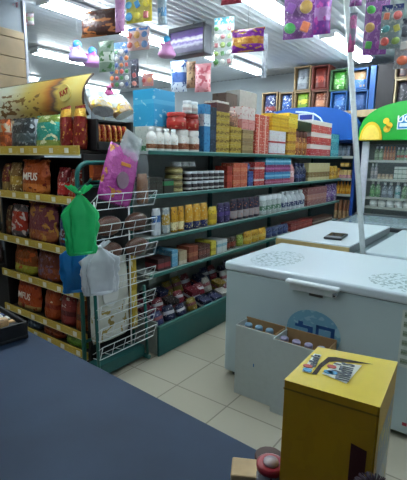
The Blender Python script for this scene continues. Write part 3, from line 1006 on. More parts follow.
one('round_pack', MB().lathe([(0, 0), (0.03, 0.002), (0.045, 0.03), (0.045, 0.06), (0.03, 0.085), (0, 0.09)], 14), pack('#1a2a6a', '#2a4a9a', '#8a9ac8', (0.4, 0.6), 3, 0.62), 'navy rounded pack on the indigo carton', 'pack', (FX - 0.06, (pp[0] + pp[1]) / 2, zb_ + 0.001))
G(1, 254, 264, 162, pack('#b02a22', '#d0c0ba', '#d8b8b0', (0.4, 0.55), 5, 0.6), 'red carton with white band in a column', n=2, stack=2)
z1 = SZ[1]
for i, (c_a, c_b, d_) in enumerate([('#8a2a4a', '#b05a7a', 'plum'), ('#2a7aa8', '#7ab4cc', 'sky blue'), ('#7a2a5a', '#a85a8a', 'purple'), ('#2f88a8', '#8abccc', 'light blue')]):
    yt = 186 - (i + 1) * 7.0 + 1
    z1 = G(1, 265, 290, yt - 1.2, pack(c_a, c_b, '#d8d0d4', (0.35, 0.6), 5, 0.64), f'{d_} multipack in the flat stack, second shelf, {"bottom" if i == 0 else ("top" if i == 3 else ORD[i])} layer', n=3, zb=z1 + 0.001, name='multipack', cat='multipack')
G(1, 291, 296, 160.5, pack('#b87a7a', '#d8b8b4', '#8a2a2a', (0.3, 0.6), 5, 0.66), 'pink bottle rising above its neighbours on the second shelf', 'bottle', lid=plain('#c9a0a0', 0.4))
G(1, 297, 307, 163, pack('#1c2242', '#3a4470', '#a8a4a0', (0.25, 0.45), 5, 0.66), 'navy bottle right of the pink bottle', 'bottle', 3, lid=plain('#20284a', 0.4))
G(1, 308, 329, 163, pack('#c8b88a', '#8a6a3a', '#e0d4b0', (0.2, 0.5), 6, 0.62), 'cream carton with brown print in the upright row', n=7)
G(1, 331, 339, 166, pack('#c8982a', '#a8741c', '#e0c470', (0.3, 0.6), 5, 0.6), 'golden pack at the far end of the second shelf', 'pouch', 2)
# --- third shelf
G(2, 156, 165, 209, pack('#c9ced4', '#3a6aa8', '#a8b4c0', (0.5, 0.75), 4, 0.62), 'white and blue pouch at the near end of the third shelf', 'pouch')
G(2, 166, 174, 208, pack('#9aa4a8', '#c09a3a', '#dcd8c8', (0.35, 0.75), 4, 0.58), 'clear pouch of amber noodles on the third shelf', 'pouch')
YP = pack('#d49a1e', '#e8d9a8', '#7c3a14', (0.08, 0.4), 3.6, 0.62)
G(2, 175, 188, 207, YP, 'yellow pouch with cream foot on the third shelf', 'pouch', 2)
G(2, 189, 211, 204, pack('#d69a20', '#28306a', '#e2cf9c', (0.0, 0.3), 3.6, 0.62), 'yellow pouch with navy foot on the third shelf', 'pouch', 3)
G(2, 212, 220, 207, pack('#d2b01c', '#b89418', '#4a3a14', (0.3, 0.6), 4, 0.66), 'small bright yellow sack between yellow and purple pouches', 'pouch')
G(2, 221, 233, 203, pack('#2f1f52', '#4a3078', '#b8a8cc', (0.35, 0.55), 4, 0.66), 'deep purple pouch on the third shelf', 'pouch', 2)
G(2, 234, 262, 198, pack('#2a2038', '#a89a98', '#c0724a', (0.1, 0.45), 4, 0.64), 'dark pouch with pale foot right of the purple ones', 'pouch', 5)
G(2, 263, 283, 195, pack('#b4bcba', '#4a7a5a', '#dadedc', (0.3, 0.6), 5, 0.6), 'white and green cup in the row', 'jar', 4, name='cup', cat='cup')
G(2, 284, 306, 191, pack('#c0c6cc', '#2a3a6a', '#d9dce0', (0.2, 0.5), 5, 0.6), 'white and navy bottle in the row on the third shelf', 'bottle', 5)
G(2, 307, 326, 187, pack('#8a4a4a', '#b07a6a', '#d8c8c0', (0.3, 0.6), 5, 0.6), 'dull red carton near the far end of the third shelf', n=5)
G(2, 327, 338, 184, pack('#5a3a7a', '#8a6aa8', '#dcd8e6', (0.3, 0.6), 5, 0.6), 'violet pack at the far end of the third shelf', 'pouch', 2)
# --- fourth shelf
G(3, 158, 171, 258, pack('#3a1c1e', '#8a2c30', '#5a3436', (0.2, 0.6), 4, 0.6), 'dark red low carton at the near end of the fourth shelf', n=2)
G(3, 172, 178, 250, pack('#6aaed0', '#8ac4dc', '#d8e8ee', (0.6, 0.8), 4, 0.62), 'light blue carton on the fourth shelf', depth=0.22)
G(3, 179, 187, 251, pack('#c0a888', '#d8ccb8', '#a88a60', (0.0, 0.3), 4, 0.62), 'cream carton right of the light blue one', n=2, depth=0.22)
G(3, 189, 198, 246, pack('#8a4634', '#a86a50', '#6a3428', (0.3, 0.6), 4, 0.6), 'brick red carton on the fourth shelf', n=2)
G(3, 199, 210, 245, pack('#5a3430', '#7c4a44', '#b0a098', (0.3, 0.6), 4, 0.62), 'maroon carton on the fourth shelf', n=3)
G(3, 211, 216, 241, pack('#d8c84a', '#b8a030', '#5a4a20', (0.3, 0.5), 4, 0.64), 'yellow carton between maroon and white ones', depth=0.2)
G(3, 217, 227, 240, pack('#c9ced0', '#8ab0c0', '#dfe2e4', (0.5, 0.75), 4, 0.62), 'white carton right of the yellow one', n=2, depth=0.2)
G(3, 228, 239, 238, pack('#3c2a26', '#8a3a2a', '#c0a890', (0.2, 0.6), 4, 0.64), 'dark patterned pack on the fourth shelf', 'pouch', 2)
G(3, 240, 246, 235, pack('#7c8a2a', '#96a43c', '#c8cc90', (0.3, 0.6), 4, 0.62), 'olive green pouch on the fourth shelf', 'pouch')
G(3, 247, 268, 230, pack('#c89a28', '#d8b860', '#8a4a1c', (0.3, 0.55), 4, 0.62), 'yellow pouch in the far row of the fourth shelf', 'pouch', 3)
G(3, 269, 290, 226, pack('#2c3a6a', '#4a5a8a', '#a8b0c0', (0.3, 0.55), 4, 0.62), 'dark blue pouch in the far row of the fourth shelf', 'pouch', 4)
G(3, 291, 312, 221, pack('#8a2c2a', '#a84a40', '#d0b0a0', (0.3, 0.55), 4, 0.62), 'dark red carton in the far row of the fourth shelf', n=4)
G(3, 313, 332, 217, pack('#5a3a30', '#b0a090', '#7c5a44', (0.3, 0.55), 4, 0.62), 'brown pack at the far end of the fourth shelf', n=3)
# --- base bin: a heap of soft packets
cols = [('#1c2348', 'navy'), ('#7c2230', 'red'), ('#20264e', 'indigo'), ('#9a968e', 'off-white'), ('#662236', 'wine'), ('#3a3434', 'charcoal'), ('#8a7426', 'mustard'), ('#28305e', 'blue')]
rnd = random.Random(11)
nb = 0
rows = []
for row in range(3):
    for k in range(17):
        rows.append((row, k))
order = {}
for row, k in rows:
    xx = BX - 0.1 - row * 0.15
    yy = GY0 + 0.12 + k * 0.155 + rnd.uniform(-0.015, 0.015)
    zz = 0.16 + 0.14 * (BX - 0.012 - xx) / (BX - 0.012 - GB) + 0.016
    c_, nm = cols[rnd.randrange(len(cols))]
    if row == 0 and k in (1, 2): c_, nm = cols[0]
    if row == 1 and k in (3, 4, 5): c_, nm = cols[1]
    order.setdefault((row, nm), 0)
    idx = order[(row, nm)]
    order[(row, nm)] += 1
    rname = ['front', 'middle', 'back'][row]
    m_ = pack(c_, '#c9c6cc' if nm in ('navy', 'red', 'wine') else '#8a4a50', '#e0dcdc', (0.4, 0.62), 4, 0.66, 0.4, 0, float(len(nm)))
    h_ = rnd.choice((0.07, 0.085, 0.1)) + row * 0.02
    if rnd.random() < 0.5:
        carton(0.125, 0.11, h_, m_, (xx, yy, zz), 0, f'{nm} packet in the {rname} row of the teal bin, {ORD[min(idx, 13)]} such from left', 'packets in the teal bin', 'packet', 'packet', rot=(0.25, 0, R90 + rnd.uniform(-0.1, 0.1)))
    else:
        pouch(0.13, h_ + 0.03, 0.07, m_, (xx, yy, zz + 0.014), 0, f'{nm} packet in the {rname} row of the teal bin, {ORD[min(idx, 13)]} such from left', 'packets in the teal bin', seed=k % 5, name='packet', cat='packet', rot=(-0.35, 0, R90 + rnd.uniform(-0.2, 0.2)))
for i, (px_, py_) in enumerate(((157, 284), (178, 279))):
    q = on_x(px_, py_ + 5, -2.62)
    carton(0.11, 0.008, 0.11, plain('#c8ccca', 0.6), (-2.68, q.y, 0.42), R90, f'white blank card standing behind the bin packets, {"nearer" if i == 0 else "farther"} one', 'white cards behind the bin', 'shelf_card', 'card')

# ------------------------------------------------------------------ CHEST FREEZERS
FY = 2.456
f1x0, f1x1, f1y1 = -1.618, 0.12, 3.36
FW = plain('#b2c3c6', 0.32, var=0.02, scale=3)
FLID = None


def frost_mat():
    m, nt, b = new_mat('lid_white_floral')
    N, L = nt.nodes, nt.links
    tc = N.new('ShaderNodeTexCoord')
    nz = N.new('ShaderNodeTexNoise'); nz.inputs['Scale'].default_value = 34; nz.inputs['Detail'].default_value = 6; nz.inputs['Distortion'].default_value = 0.4
    L.new(tc.outputs['Object'], nz.inputs['Vector'])
    sp = N.new('ShaderNodeSeparateXYZ'); L.new(tc.outputs['Generated'], sp.inputs[0])
    # two printed leaf patches
    tot = None
    for cx, cy, rx, ry in ((0.15, 0.36, 0.10, 0.30), (0.68, 0.28, 0.14, 0.24)):
        vs = []
        for ch, c_, r_ in (('X', cx, rx), ('Y', cy, ry)):
            s = N.new('ShaderNodeMath'); s.operation = 'SUBTRACT'; s.inputs[1].default_value = c_; L.new(sp.outputs[ch], s.inputs[0])
            d = N.new('ShaderNodeMath'); d.operation = 'DIVIDE'; d.inputs[1].default_value = r_; L.new(s.outputs[0], d.inputs[0])
            e = N.new('ShaderNodeMath'); e.operation = 'MULTIPLY'; L.new(d.outputs[0], e.inputs[0]); L.new(d.outputs[0], e.inputs[1])
            vs.append(e)
        a = N.new('ShaderNodeMath'); L.new(vs[0].outputs[0], a.inputs[0]); L.new(vs[1].outputs[0], a.inputs[1])
        l_ = N.new('ShaderNodeMath'); l_.operation = 'LESS_THAN'; l_.inputs[1].default_value = 1.0; L.new(a.outputs[0], l_.inputs[0])
        if tot is None: tot = l_
        else:
            q = N.new('ShaderNodeMath'); q.operation = 'MAXIMUM'; L.new(tot.outputs[0], q.inputs[0]); L.new(l_.outputs[0], q.inputs[1]); tot = q
    gt = N.new('ShaderNodeMath'); gt.operation = 'GREATER_THAN'; gt.inputs[1].default_value = 0.53; L.new(nz.outputs['Fac'], gt.inputs[0])
    mu = N.new('ShaderNodeMath'); mu.operation = 'MULTIPLY'; L.new(gt.outputs[0], mu.inputs[0]); L.new(tot.outputs[0], mu.inputs[1])
    mx = N.new('ShaderNodeMix'); mx.data_type = 'RGBA'
    mx.inputs['A'].default_value = lin('#c6d2da'); mx.inputs['B'].default_value = lin('#7f969c')
    L.new(mu.outputs[0], mx.inputs['Factor'])
    L.new(mx.outputs['Result'], b.inputs['Base Color'])
    b.inputs['Roughness'].default_value = 0.3
    return m


fz = thing('chest_freezer', 'large white chest freezer with blue oval sticker, nearest one behind the white boxes', 'freezer', ((f1x0 + f1x1) / 2, (FY + f1y1) / 2, 0))
o_ = Vector(((f1x0 + f1x1) / 2, (FY + f1y1) / 2, 0))
fw, fd = f1x1 - f1x0, f1y1 - FY
part('cabinet', MB().box((0, 0, 0.43), (fw - 0.02, fd - 0.02, 0.78), 0.015), FW, fz)
part('lid', MB().box((0, 0, 0.850), (fw, fd, 0.062), 0.018, seg=3), frost_mat(), fz, label='white lid with grey leaf print')
part('gasket', MB().box((0, 0, 0.8195), (fw - 0.03, fd - 0.03, 0.006)), plain('#5a5f62', 0.6), fz)
for sx in (-1, 1):
    for sy in (-1, 1):
        part('foot', MB().lathe([(0, 0), (0.03, 0), (0.03, 0.045), (0, 0.045)], 12), BLACK, fz, (sx * (fw / 2 - 0.08), sy * (fd / 2 - 0.08), 0))
h0, h1 = on_y(288, 277, FY), on_y(341, 287, FY)
hm = (h0.x + h1.x) / 2 - o_.x
hl = h1.x - h0.x
hd = part('handle', MB().box((hm, -fd / 2 - 0.02, 0.836), (hl, 0.05, 0.028), 0.012, seg=3).box((hm, -fd / 2 - 0.005, 0.802), (hl * 0.9, 0.016, 0.05), 0.006), plain('#d3dade', 0.3), fz, label='white lid handle')
part('lock', MB().lathe([(0, 0), (0.016, 0), (0.016, 0.012), (0.008, 0.016), (0, 0.016)], 14), CHROME, hd, (hm + hl * 0.42, -fd / 2 - 0.012, 0.795), (R90, 0, 0), label='chrome key lock')
part('keyhole', MB().lathe([(0, 0), (0.006, 0), (0.006, 0.003), (0, 0.003)], 10), BLACK, hd, (hm + hl * 0.42, -fd / 2 - 0.028, 0.795), (R90, 0, 0))
part('badge', MB().box((hm + 0.02, -fd / 2 + 0.004, 0.765), (0.09, 0.006, 0.016), 0.002), plain('#4a4a48', 0.4), fz)
s0, s1 = on_y(286, 330, FY), on_y(341, 330, FY)
st_, sb_ = on_y(314, 311, FY), on_y(314, 356, FY)
cxs, czs, rx_, rz_ = (s0.x + s1.x) / 2 - o_.x, (st_.z + sb_.z) / 2, (s1.x - s0.x) / 2, (st_.z - sb_.z) / 2
stk = part('sticker', MB().prism([(cxs + rx_ * math.cos(k * math.pi / 20), czs + rz_ * math.sin(k * math.pi / 20)) for k in range(40)], -fd / 2 + 0.008, -fd / 2 + 0.0085), pack('#6fa3bb', '#5f9ab6', '#90b8c8', (0.0, 0.3), 3, 0.56), fz, label='light blue oval sticker')
mb = MB()
for i, (u, v, w_, h_) in enumerate([(-0.75, 0.16, 0.75, 0.16), (-0.62, 0.30, 0.2, 0.2), (0.12, -0.25, 0.12, 0.75), (0.12, 0.32, 0.75, 0.18), (0.72, -0.25, 0.14, 0.6), (-0.2, -0.05, 0.2, 0.25)]):
    mb.box((cxs + (u + w_ / 2) * rx_ * 0.9, -fd / 2 + 0.0072, czs + (v + h_ / 2) * rz_ * 0.8), (w_ * rx_ * 0.9, 0.0006, h_ * rz_ * 0.8))
part('printed_mark', mb, plain('#1f4f8a', 0.4), stk, label='dark blue block print')
pl = on_y(404, 325, FY)
ps = part('price_list', MB().box((pl.x + 0.03 - o_.x, -fd / 2 + 0.008, 0.62), (0.09, 0.001, 0.34)), plain('#c8cfc8', 0.5), fz, label='strip of price pictures')
for k in range(6):
    part('price_picture', MB().box((pl.x + 0.025 - o_.x, -fd / 2 + 0.0071, 0.76 - k * 0.055), (0.055, 0.0008, 0.032)), pack('#8a9a8c', '#6a7a60', '#c8c0a0', (0.3, 0.6), 5, 0.6), ps)
rs = on_y(404, 425, FY)
part('spot', MB().box((rs.x - o_.x, -fd / 2 + 0.0078, max(0.08, rs.z)), (0.025, 0.001, 0.02)), plain('#a83a48', 0.5), fz, label='small red mark')

# second freezer with beige rim
f2x0, f2x1, f2y0, f2y1 = -1.74, -1.06, 3.50, 4.9
f2 = thing('chest_freezer', 'white chest freezer with beige rim and a phone lying on it', 'freezer', ((f2x0 + f2x1) / 2, (f2y0 + f2y1) / 2, 0))
part('cabinet', MB().box((0, 0, 0.41), (f2x1 - f2x0 - 0.02, f2y1 - f2y0 - 0.02, 0.78), 0.01), FW, f2)
part('rim', MB().box((0, 0.006, 0.848), (f2x1 - f2x0, f2y1 - f2y0 - 0.012, 0.07), 0.008), plain('#7a8084', 0.5), f2, label='grey lid rim')
part('front_rim', MB().box((0, -(f2y1 - f2y0) / 2 + 0.004, 0.848), (f2x1 - f2x0, 0.012, 0.07), 0.003), plain('#b8a06a', 0.5), f2, label='beige front rim')
part('lid', MB().box((0, 0, 0.889), (f2x1 - f2x0 - 0.006, f2y1 - f2y0 - 0.006, 0.014), 0.006), plain('#c3cfd6', 0.3, var=0.02), f2)
part('hinge', MB().box((0.2, (f2y1 - f2y0) / 2 + 0.01, 0.83), (0.1, 0.02, 0.04), 0.004), CHROME, f2)
# third freezer
f3x0, f3x1, f3y0, f3y1 = -0.93, 0.0, 3.44, 4.85
f3 = thing('chest_freezer', 'white chest freezer right of the beige-rimmed one, cut by the right picture edge', 'freezer', ((f3x0 + f3x1) / 2, (f3y0 + f3y1) / 2, 0))
part('cabinet', MB().box((0, 0, 0.41), (f3x1 - f3x0 - 0.02, f3y1 - f3y0 - 0.02, 0.78), 0.01), FW, f3)
part('lid', MB().box((0, 0, 0.85), (f3x1 - f3x0, f3y1 - f3y0, 0.06), 0.012), plain('#bccad2', 0.3, var=0.02), f3)
part('gasket', MB().box((0, 0, 0.815), (f3x1 - f3x0 - 0.02, f3y1 - f3y0 - 0.02, 0.006)), plain('#5a5f62', 0.6), f3)
# glass-topped freezer beyond
f4x0, f4x1, f4y0, f4y1 = -1.75, 0.0, 5.05, 5.9
f4 = thing('display_freezer', 'glass-topped display freezer behind the white chest freezers', 'freezer', ((f4x0 + f4x1) / 2, (f4y0 + f4y1) / 2, 0))
fw, fd = f4x1 - f4x0, f4y1 - f4y0
part('cabinet', MB().box((0, 0, 0.40), (fw - 0.02, fd - 0.02, 0.78), 0.02), plain('#bccad2', 0.35), f4)
fr = MB()
for s in (-1, 1):
    fr.box((0, s * (fd / 2 - 0.02), 0.835 + 0.02 * (s + 1)), (fw, 0.05, 0.05), 0.012)
    fr.box((s * (fw / 2 - 0.02), 0, 0.85), (0.05, fd, 0.05), 0.012)
part('top_frame', fr, plain('#2c3238', 0.4), f4)
part('glass_lid', MB().box((0, 0, 0.862), (fw - 0.08, fd - 0.08, 0.006), rr(0.001), M=Matrix.Rotation(0.045, 4, 'X')), clear('#9ab0b8', 0.55, 0.08), f4)
part('handle', MB().box((0, -fd / 2 + 0.05, 0.872), (0.2, 0.02, 0.012), 0.004), CHROME, f4)

# phone on freezer two
ph = on_z(336, 237, 0.90)
po = thing('mobile_phone', 'black mobile phone lying on the beige-rimmed freezer', 'phone', (ph.x, ph.y, 0.8965), rz=0.12)
part('body', MB().box((0, 0, 0.011), (0.16, 0.30, 0.022), 0.008, seg=3), plain('#15171c', 0.35), po)
part('screen', MB().box((0, 0.03, 0.0225), (0.13, 0.18, 0.002), 0.001), plain('#2a3038', 0.1), po)
part('keypad', MB().box((0, -0.1, 0.0225), (0.13, 0.07, 0.002), 0.001), plain('#3a4048', 0.5), po)

# leaning white pole between the freezers
q0 = on_y(363, 256, 3.40); q1 = on_y(347, 6, 3.40)
dr = (q1 - q0) / (q1.z - q0.z)
b0 = q0 + dr * (0.02 - q0.z); t0 = q0 + dr * (CEIL - 0.01 - q0.z)
pole = thing('white_pole', 'tall white pole leaning slightly, rising from behind the nearest freezer', 'pole', (b0.x, b0.y, 0))
part('tube', MB().tube([Vector((0, 0, 0.02)), t0 - Vector((b0.x, b0.y, 0))], 0.021, 12), plain('#c3c9c8', 0.4), pole)
part('base_cap', MB().lathe([(0, 0), (0.03, 0), (0.03, 0.04), (0.021, 0.05), (0, 0.05)], 14), plain('#8a9090', 0.5), pole)
part('collar', MB().lathe([(0.022, 0.80), (0.036, 0.80), (0.036, 0.86), (0.022, 0.87)], 14), plain('#7c8282', 0.5), pole, (dr.x * 0.83, 0, 0))

# ------------------------------------------------------------------ FRIDGES AT THE BACK
KY = 6.98


def fridge(name, label, x0, x1, body, head, shelves, zt):
    t = thing(name, label, 'fridge', ((x0 + x1) / 2, KY + 0.3, 0))
    w = x1 - x0
    part('back', MB().box((0, 0.29, zt / 2), (w, 0.03, zt)), plain('#3a4a52', 0.5), t)
    for s in (-1, 1):
        part('side', MB().box((s * (w / 2 - 0.025), 0, zt / 2), (0.05, 0.6, zt), 0.006), body, t)
    part('base', MB().box((0, 0, 0.15), (w - 0.1, 0.58, 0.3), 0.004), body, t)
    part('ceiling_panel', MB().box((0, 0, zt - 0.02), (w - 0.1, 0.58, 0.04)), body, t)
    for z in shelves:
        s_ = part('shelf', MB().box((0, 0.0, z - 0.008), (w - 0.104, 0.5, 0.014)), plain('#8f9c98', 0.4), t)
        part('shelf_edge', MB().box((0, -0.256, z - 0.004), (w - 0.104, 0.012, 0.04), 0.002), plain('#a3aaa0', 0.4), s_)
    # arched canopy
    hw = w / 2 + 0.04
    poly = [(-hw, 0)]
    for k in range(21):
        a = math.pi - k * math.pi / 20
        ca, sa = math.cos(a), math.sin(a)
        poly.append((hw * math.copysign(abs(ca) ** 0.8, ca), 0.06 + (head[1] - 0.06) * abs(sa) ** 0.75))
    poly.append((hw, 0))
    hd_ = part('canopy', MB().prism(poly, -0.46, -0.2, 'XZ', smooth=False), head[0], t, (0, 0, zt))
    return t, hd_


bx1 = on_y(357, 150, KY).x
bx0 = bx1 - 1.75
zbh = on_y(340, 140, KY - 0.16).z
BLUE = plain('#0f4fa0', 0.35, var=0.04)
GREEN = plain('#0f9a2c', 0.35, var=0.1, scale=2)
fshelf = [on_y(345, py_, KY + 0.05).z for py_ in (157, 179, 195)]
htop = on_y(308, 107, KY - 0.16).z
fb, hbq = fridge('drinks_fridge', 'blue open fridge with arched blue canopy behind the aisle shelving', bx0, bx1, plain('#123a80', 0.4), (BLUE, htop - zbh), fshelf + [0.5], zbh)
gx0 = on_y(363, 150, KY).x
gx1 = gx0 + 1.75
gshelf = [on_y(385, py_, KY + 0.05).z for py_ in (161, 180, 198.5, 208)]
zgh = on_y(385, 140, KY - 0.16).z
gtop = on_y(406, 102, KY - 0.16).z
fg, hgq = fridge('drinks_fridge', 'green canopied dairy fridge with lemon picture at the right picture edge', gx0, gx1, plain('#23503c', 0.4), (GREEN, gtop - zgh + 0.03), gshelf + [0.5], zgh)
# silver edge
gc = Vector(((gx0 + gx1) / 2, KY + 0.3, 0))
part('silver_edge', MB().box((gx0 - gc.x + 0.05, -0.33, zgh / 2 + 0.1), (0.11, 0.05, zgh - 0.22), 0.012), plain('#d3d8e2', 0.35, 0.1), fg, label='bright silver door edge')
dr_ = part('door', MB().box((gx1 - gc.x - 0.05, -0.33, zgh / 2 + 0.1), (0.06, 0.03, zgh - 0.22), 0.006).box((0, -0.33, zgh - 0.03), (1.6, 0.03, 0.05), 0.006), plain('#20382e', 0.4), fg)
part('glass', MB().box((0.02, -0.33, zgh / 2 + 0.1), (1.56, 0.006, zgh - 0.3)), clear('#cfe0e0', 0.06, 0.05), dr_)
# lemon, small yellow figures and blue label on the green canopy (front face at local y=-0.46)
yf = -0.466
cl = on_y(371.5, 131, KY - 0.16)
pr_ = [(0.165 * math.cos(k * math.pi / 16), 0.27 * math.sin(k * math.pi / 16)) for k in range(17)]
lm = part('lemon_picture', MB().prism(pr_, -0.02, 0.0), plain('#e0b81c', 0.4, var=0.05), hgq, (cl.x - gc.x, yf, 0.0), label='yellow lemon half picture')
part('lemon_flesh', MB().prism([(x_ * 0.8, z_ * 0.8) for x_, z_ in pr_], -0.023, -0.02), plain('#efce58', 0.4), hgq, (cl.x - gc.x, yf, 0.01))
for i, (px_, py_, r_) in enumerate(((386.5, 121, 0.045), (389.5, 125.5, 0.045), (387, 129, 0.05))):
    q = on_y(px_, py_, KY - 0.16)
    part('yellow_spot', MB().prism([(r_ * math.cos(k * math.pi / 8), r_ * math.sin(k * math.pi / 8)) for k in range(16)], -0.008, 0), plain('#e2b422', 0.4), hgq, (q.x - gc.x, yf, q.z - zgh))
q = on_y(414, 122, KY - 0.16)
pw = on_y(397, 128, KY - 0.16)
hw_ = q.x - pw.x
ph_ = on_y(404, 113.5, KY - 0.16).z - on_y(404, 130, KY - 0.16).z
poly = [(-hw_, 0)] + [(hw_ * math.cos(math.pi - k * math.pi / 14), ph_ * (0.45 + 0.55 * math.sin(k * math.pi / 14))) for k in range(15)] + [(hw_, 0)]
lb = part('label_border', MB().prism(poly, -0.006, 0), plain('#d8e4ea', 0.4), hgq, (q.x - gc.x, yf, pw.z - zgh - 0.02))
part('label_panel', MB().prism([(x_ * 0.93, z_ * 0.92 + 0.01) for x_, z_ in poly], -0.009, -0.006), plain('#1f7ab8', 0.4), hgq, (q.x - gc.x, yf, pw.z - zgh - 0.02), label='blue label')
part('label_strip', MB().box((0, -0.011, 0.06), (hw_ * 1.7, 0.003, 0.05)), plain('#d8e4ea', 0.4), hgq, (q.x - gc.x, yf, pw.z - zgh - 0.02))
text_part('UGO', 0.13, plain('#e6eef2', 0.5), hgq, (q.x - gc.x - hw_ * 0.35, yf - 0.012, pw.z - zgh + ph_ * 0.52), (R90, 0, 0), bold=0.004)
# white curved stripe and label on the blue canopy
bc = Vector(((bx0 + bx1) / 2, KY + 0.3, 0))
a0 = on_y(311, 114, KY - 0.16); 
mb = MB()
mb.tube([on_y(px_, py_, KY - 0.16) - Vector((bc.x, KY + 0.3, zbh)) for px_, py_ in ((296, 112), (306, 112.5), (315, 114.5), (320, 118), (323, 122.5), (324, 126))], 0.014, 6)
part('white_arc', mb, plain('#cfe2ee', 0.4), hbq, (0, -0.005, 0))
q = on_y(306, 119.5, KY - 0.16)
part('label_panel', MB().box((q.x - bc.x, yf, q.z - zbh), (0.22, 0.01, 0.15), 0.003), plain('#1a2f8a', 0.4), hbq, label='dark blue label with white border')
part('label_border', MB().box((q.x - bc.x, yf + 0.004, q.z - zbh), (0.27, 0.008, 0.2), 0.003), plain('#cfd8e6', 0.4), hbq)

# goods in the fridges


def frow(x0px, x1px, pyb, pyt, zb, n, kind, mat, label, lid=None, yy=None, name=None, cat=None, stack=1):
    yy = KY + 0.12 if yy is None else yy
    a, b_ = on_y(x0px, pyb, yy), on_y(x1px, pyb, yy)
    w = (b_.x - a.x) / n
    if kind == 'bottle': pyt -= 2.5
    H = (on_y((x0px + x1px) / 2, pyt, yy).z - zb)
    h = H / stack
    for lv in range(stack):
        for i in range(n):
            lb = label + (f', {ORD[i]} from left' if n > 1 else '') + ((', top layer' if lv == stack - 1 else (', bottom layer' if lv == 0 else f', {ORD[lv]} layer')) if stack > 1 else '')
            gr = label + ' row' if n * stack > 1 else None
            loc = (a.x + w * (i + 0.5), yy, zb + 0.001 + lv * (h + 0.0005))
            if kind == 'bottle': bottle(w * 0.49, h, mat, lid or WHITE, loc, lb, gr, name or 'bottle', cat or 'bottle')
            elif kind == 'jar': jar(w * 0.46, h, mat, lid or WHITE, loc, lb, gr, name or 'jar', cat or 'jar')
            elif kind == 'box': carton(w - 0.006, 0.11, h, mat, loc, 0, lb, gr, name or 'carton', cat or 'box')
            elif kind == 'pouch': pouch(w - 0.006, h, 0.09, mat, loc, 0, lb, gr, seed=i, name=name or 'pouch', cat=cat or 'pouch')


Z = gshelf
frow(374, 383, 160, 149, Z[0], 2, 'bottle', pack('#6a8a5a', '#9ab08a', '#c8d0c0', (0.3, 0.6), 4, 0.6), 'pale green bottle in the top row of the dairy fridge')
frow(383, 395, 160, 149, Z[0], 4, 'bottle', pack('#a8542a', '#c07a4a', '#c8b8a0', (0.3, 0.6), 4, 0.6), 'orange drink bottle in the top row of the dairy fridge', lid=plain('#c8703a', 0.4))
frow(396, 412, 160, 150, Z[0], 4, 'bottle', pack('#7c9a74', '#a84a3a', '#c8d0c8', (0.3, 0.5), 4, 0.62), 'green bottle with red label in the top row of the dairy fridge')
frow(370, 377, 179.5, 166, Z[1], 2, 'bottle', pack('#7a7c88', '#a8a4a8', '#c8c0c0', (0.3, 0.6), 4, 0.6), 'grey bottle at the left of the middle row, dairy fridge')
frow(377, 393, 179.5, 174, Z[1], 4, 'jar', pack('#b09a80', '#c8b8a0', '#8a6a4a', (0.3, 0.6), 4, 0.6), 'low beige tub in the middle row of the dairy fridge', name='tub', cat='tub', lid=plain('#a89484', 0.4))
frow(394, 411, 179.5, 167, Z[1] + 0.004, 4, 'box', pack('#b9c4bc', '#5a7a6a', '#d8dcd8', (0.3, 0.5), 4, 0.6), 'white and green carton stacked in the dairy fridge', stack=3)
frow(369, 380, 198, 184, Z[2], 2, 'bottle', pack('#3a7a3a', '#5a9a50', '#c8d8c0', (0.3, 0.55), 4, 0.62), 'green bottle in the lower row of the dairy fridge', lid=plain('#c8d0c8', 0.4))
frow(381, 393, 198, 185, Z[2], 2, 'bottle', pack('#5a6a78', '#8a9aa4', '#c0c8cc', (0.3, 0.55), 4, 0.6), 'slate bottle in the lower row of the dairy fridge')
frow(394, 400, 198, 185, Z[2], 1, 'bottle', pack('#8aa8b0', '#3a8a8a', '#d8e0e0', (0.3, 0.5), 4, 0.6), 'tall pale bottle with teal band in the lower row of the dairy fridge')
frow(401, 412, 198, 186, Z[2], 2, 'bottle', pack('#4a7a4a', '#7a9a7a', '#c8d0c0', (0.3, 0.55), 4, 0.6), 'dull green bottle at the right of the lower row, dairy fridge')
for i in range(5):
    q = on_y(371 + i * 8.6, 206, KY + 0.0)
    t = thing('domed_tub', f'white domed tub in the lowest row of the dairy fridge, {ORD[i]} from the left', 'tub', (q.x, KY + 0.13, gshelf[3] + 0.001), group='white domed tubs in the dairy fridge')
    part('cup', MB().lathe([(0, 0), (0.052, 0), (0.06, 0.05), (0, 0.05)], 14), plain('#c8d0ce', 0.4), t)
    part('dome_lid', MB().lathe([(0.062, 0.05), (0.062, 0.06), (0.06, 0.1), (0.035, 0.125), (0, 0.132)], 14), plain('#e6ecea', 0.35), t)
Z = fshelf
frow(335, 351, 156, 146, Z[0], 4, 'box', pack('#6a7a8a', '#8a98a4', '#a8b0b8', (0.3, 0.6), 4, 0.6), 'grey-blue carton in the top row of the blue fridge')
frow(334, 340, 178, 168, Z[1], 1, 'box', pack('#a8742a', '#c09a50', '#6a4a1c', (0.3, 0.6), 4, 0.6), 'brown carton in the middle row of the blue fridge')
frow(340, 352, 178, 170, Z[1], 3, 'box', pack('#c8a86a', '#b8788a', '#e0d0a8', (0.0, 0.45), 4, 0.6), 'cream and pink carton in the middle row of the blue fridge')
frow(341, 350, 169, 163, Z[1] + 0.2, 2, 'box', pack('#c8a24a', '#d8bc7a', '#a87a2a', (0.3, 0.6), 4, 0.6), 'small yellow carton on the cream ones in the blue fridge')
frow(336, 352, 194.5, 184, Z[2], 5, 'bottle', pack('#c88a1c', '#d8a43a', '#a8641c', (0.3, 0.55), 4, 0.6), 'amber juice bottle in the blue fridge', lid=plain('#c87a1c', 0.4))
frow(334, 351, 212, 200, 0.51, 4, 'pouch', pack('#8a5a3a', '#b0906a', '#5a3424', (0.3, 0.6), 4, 0.6), 'brown pack low in the blue fridge')

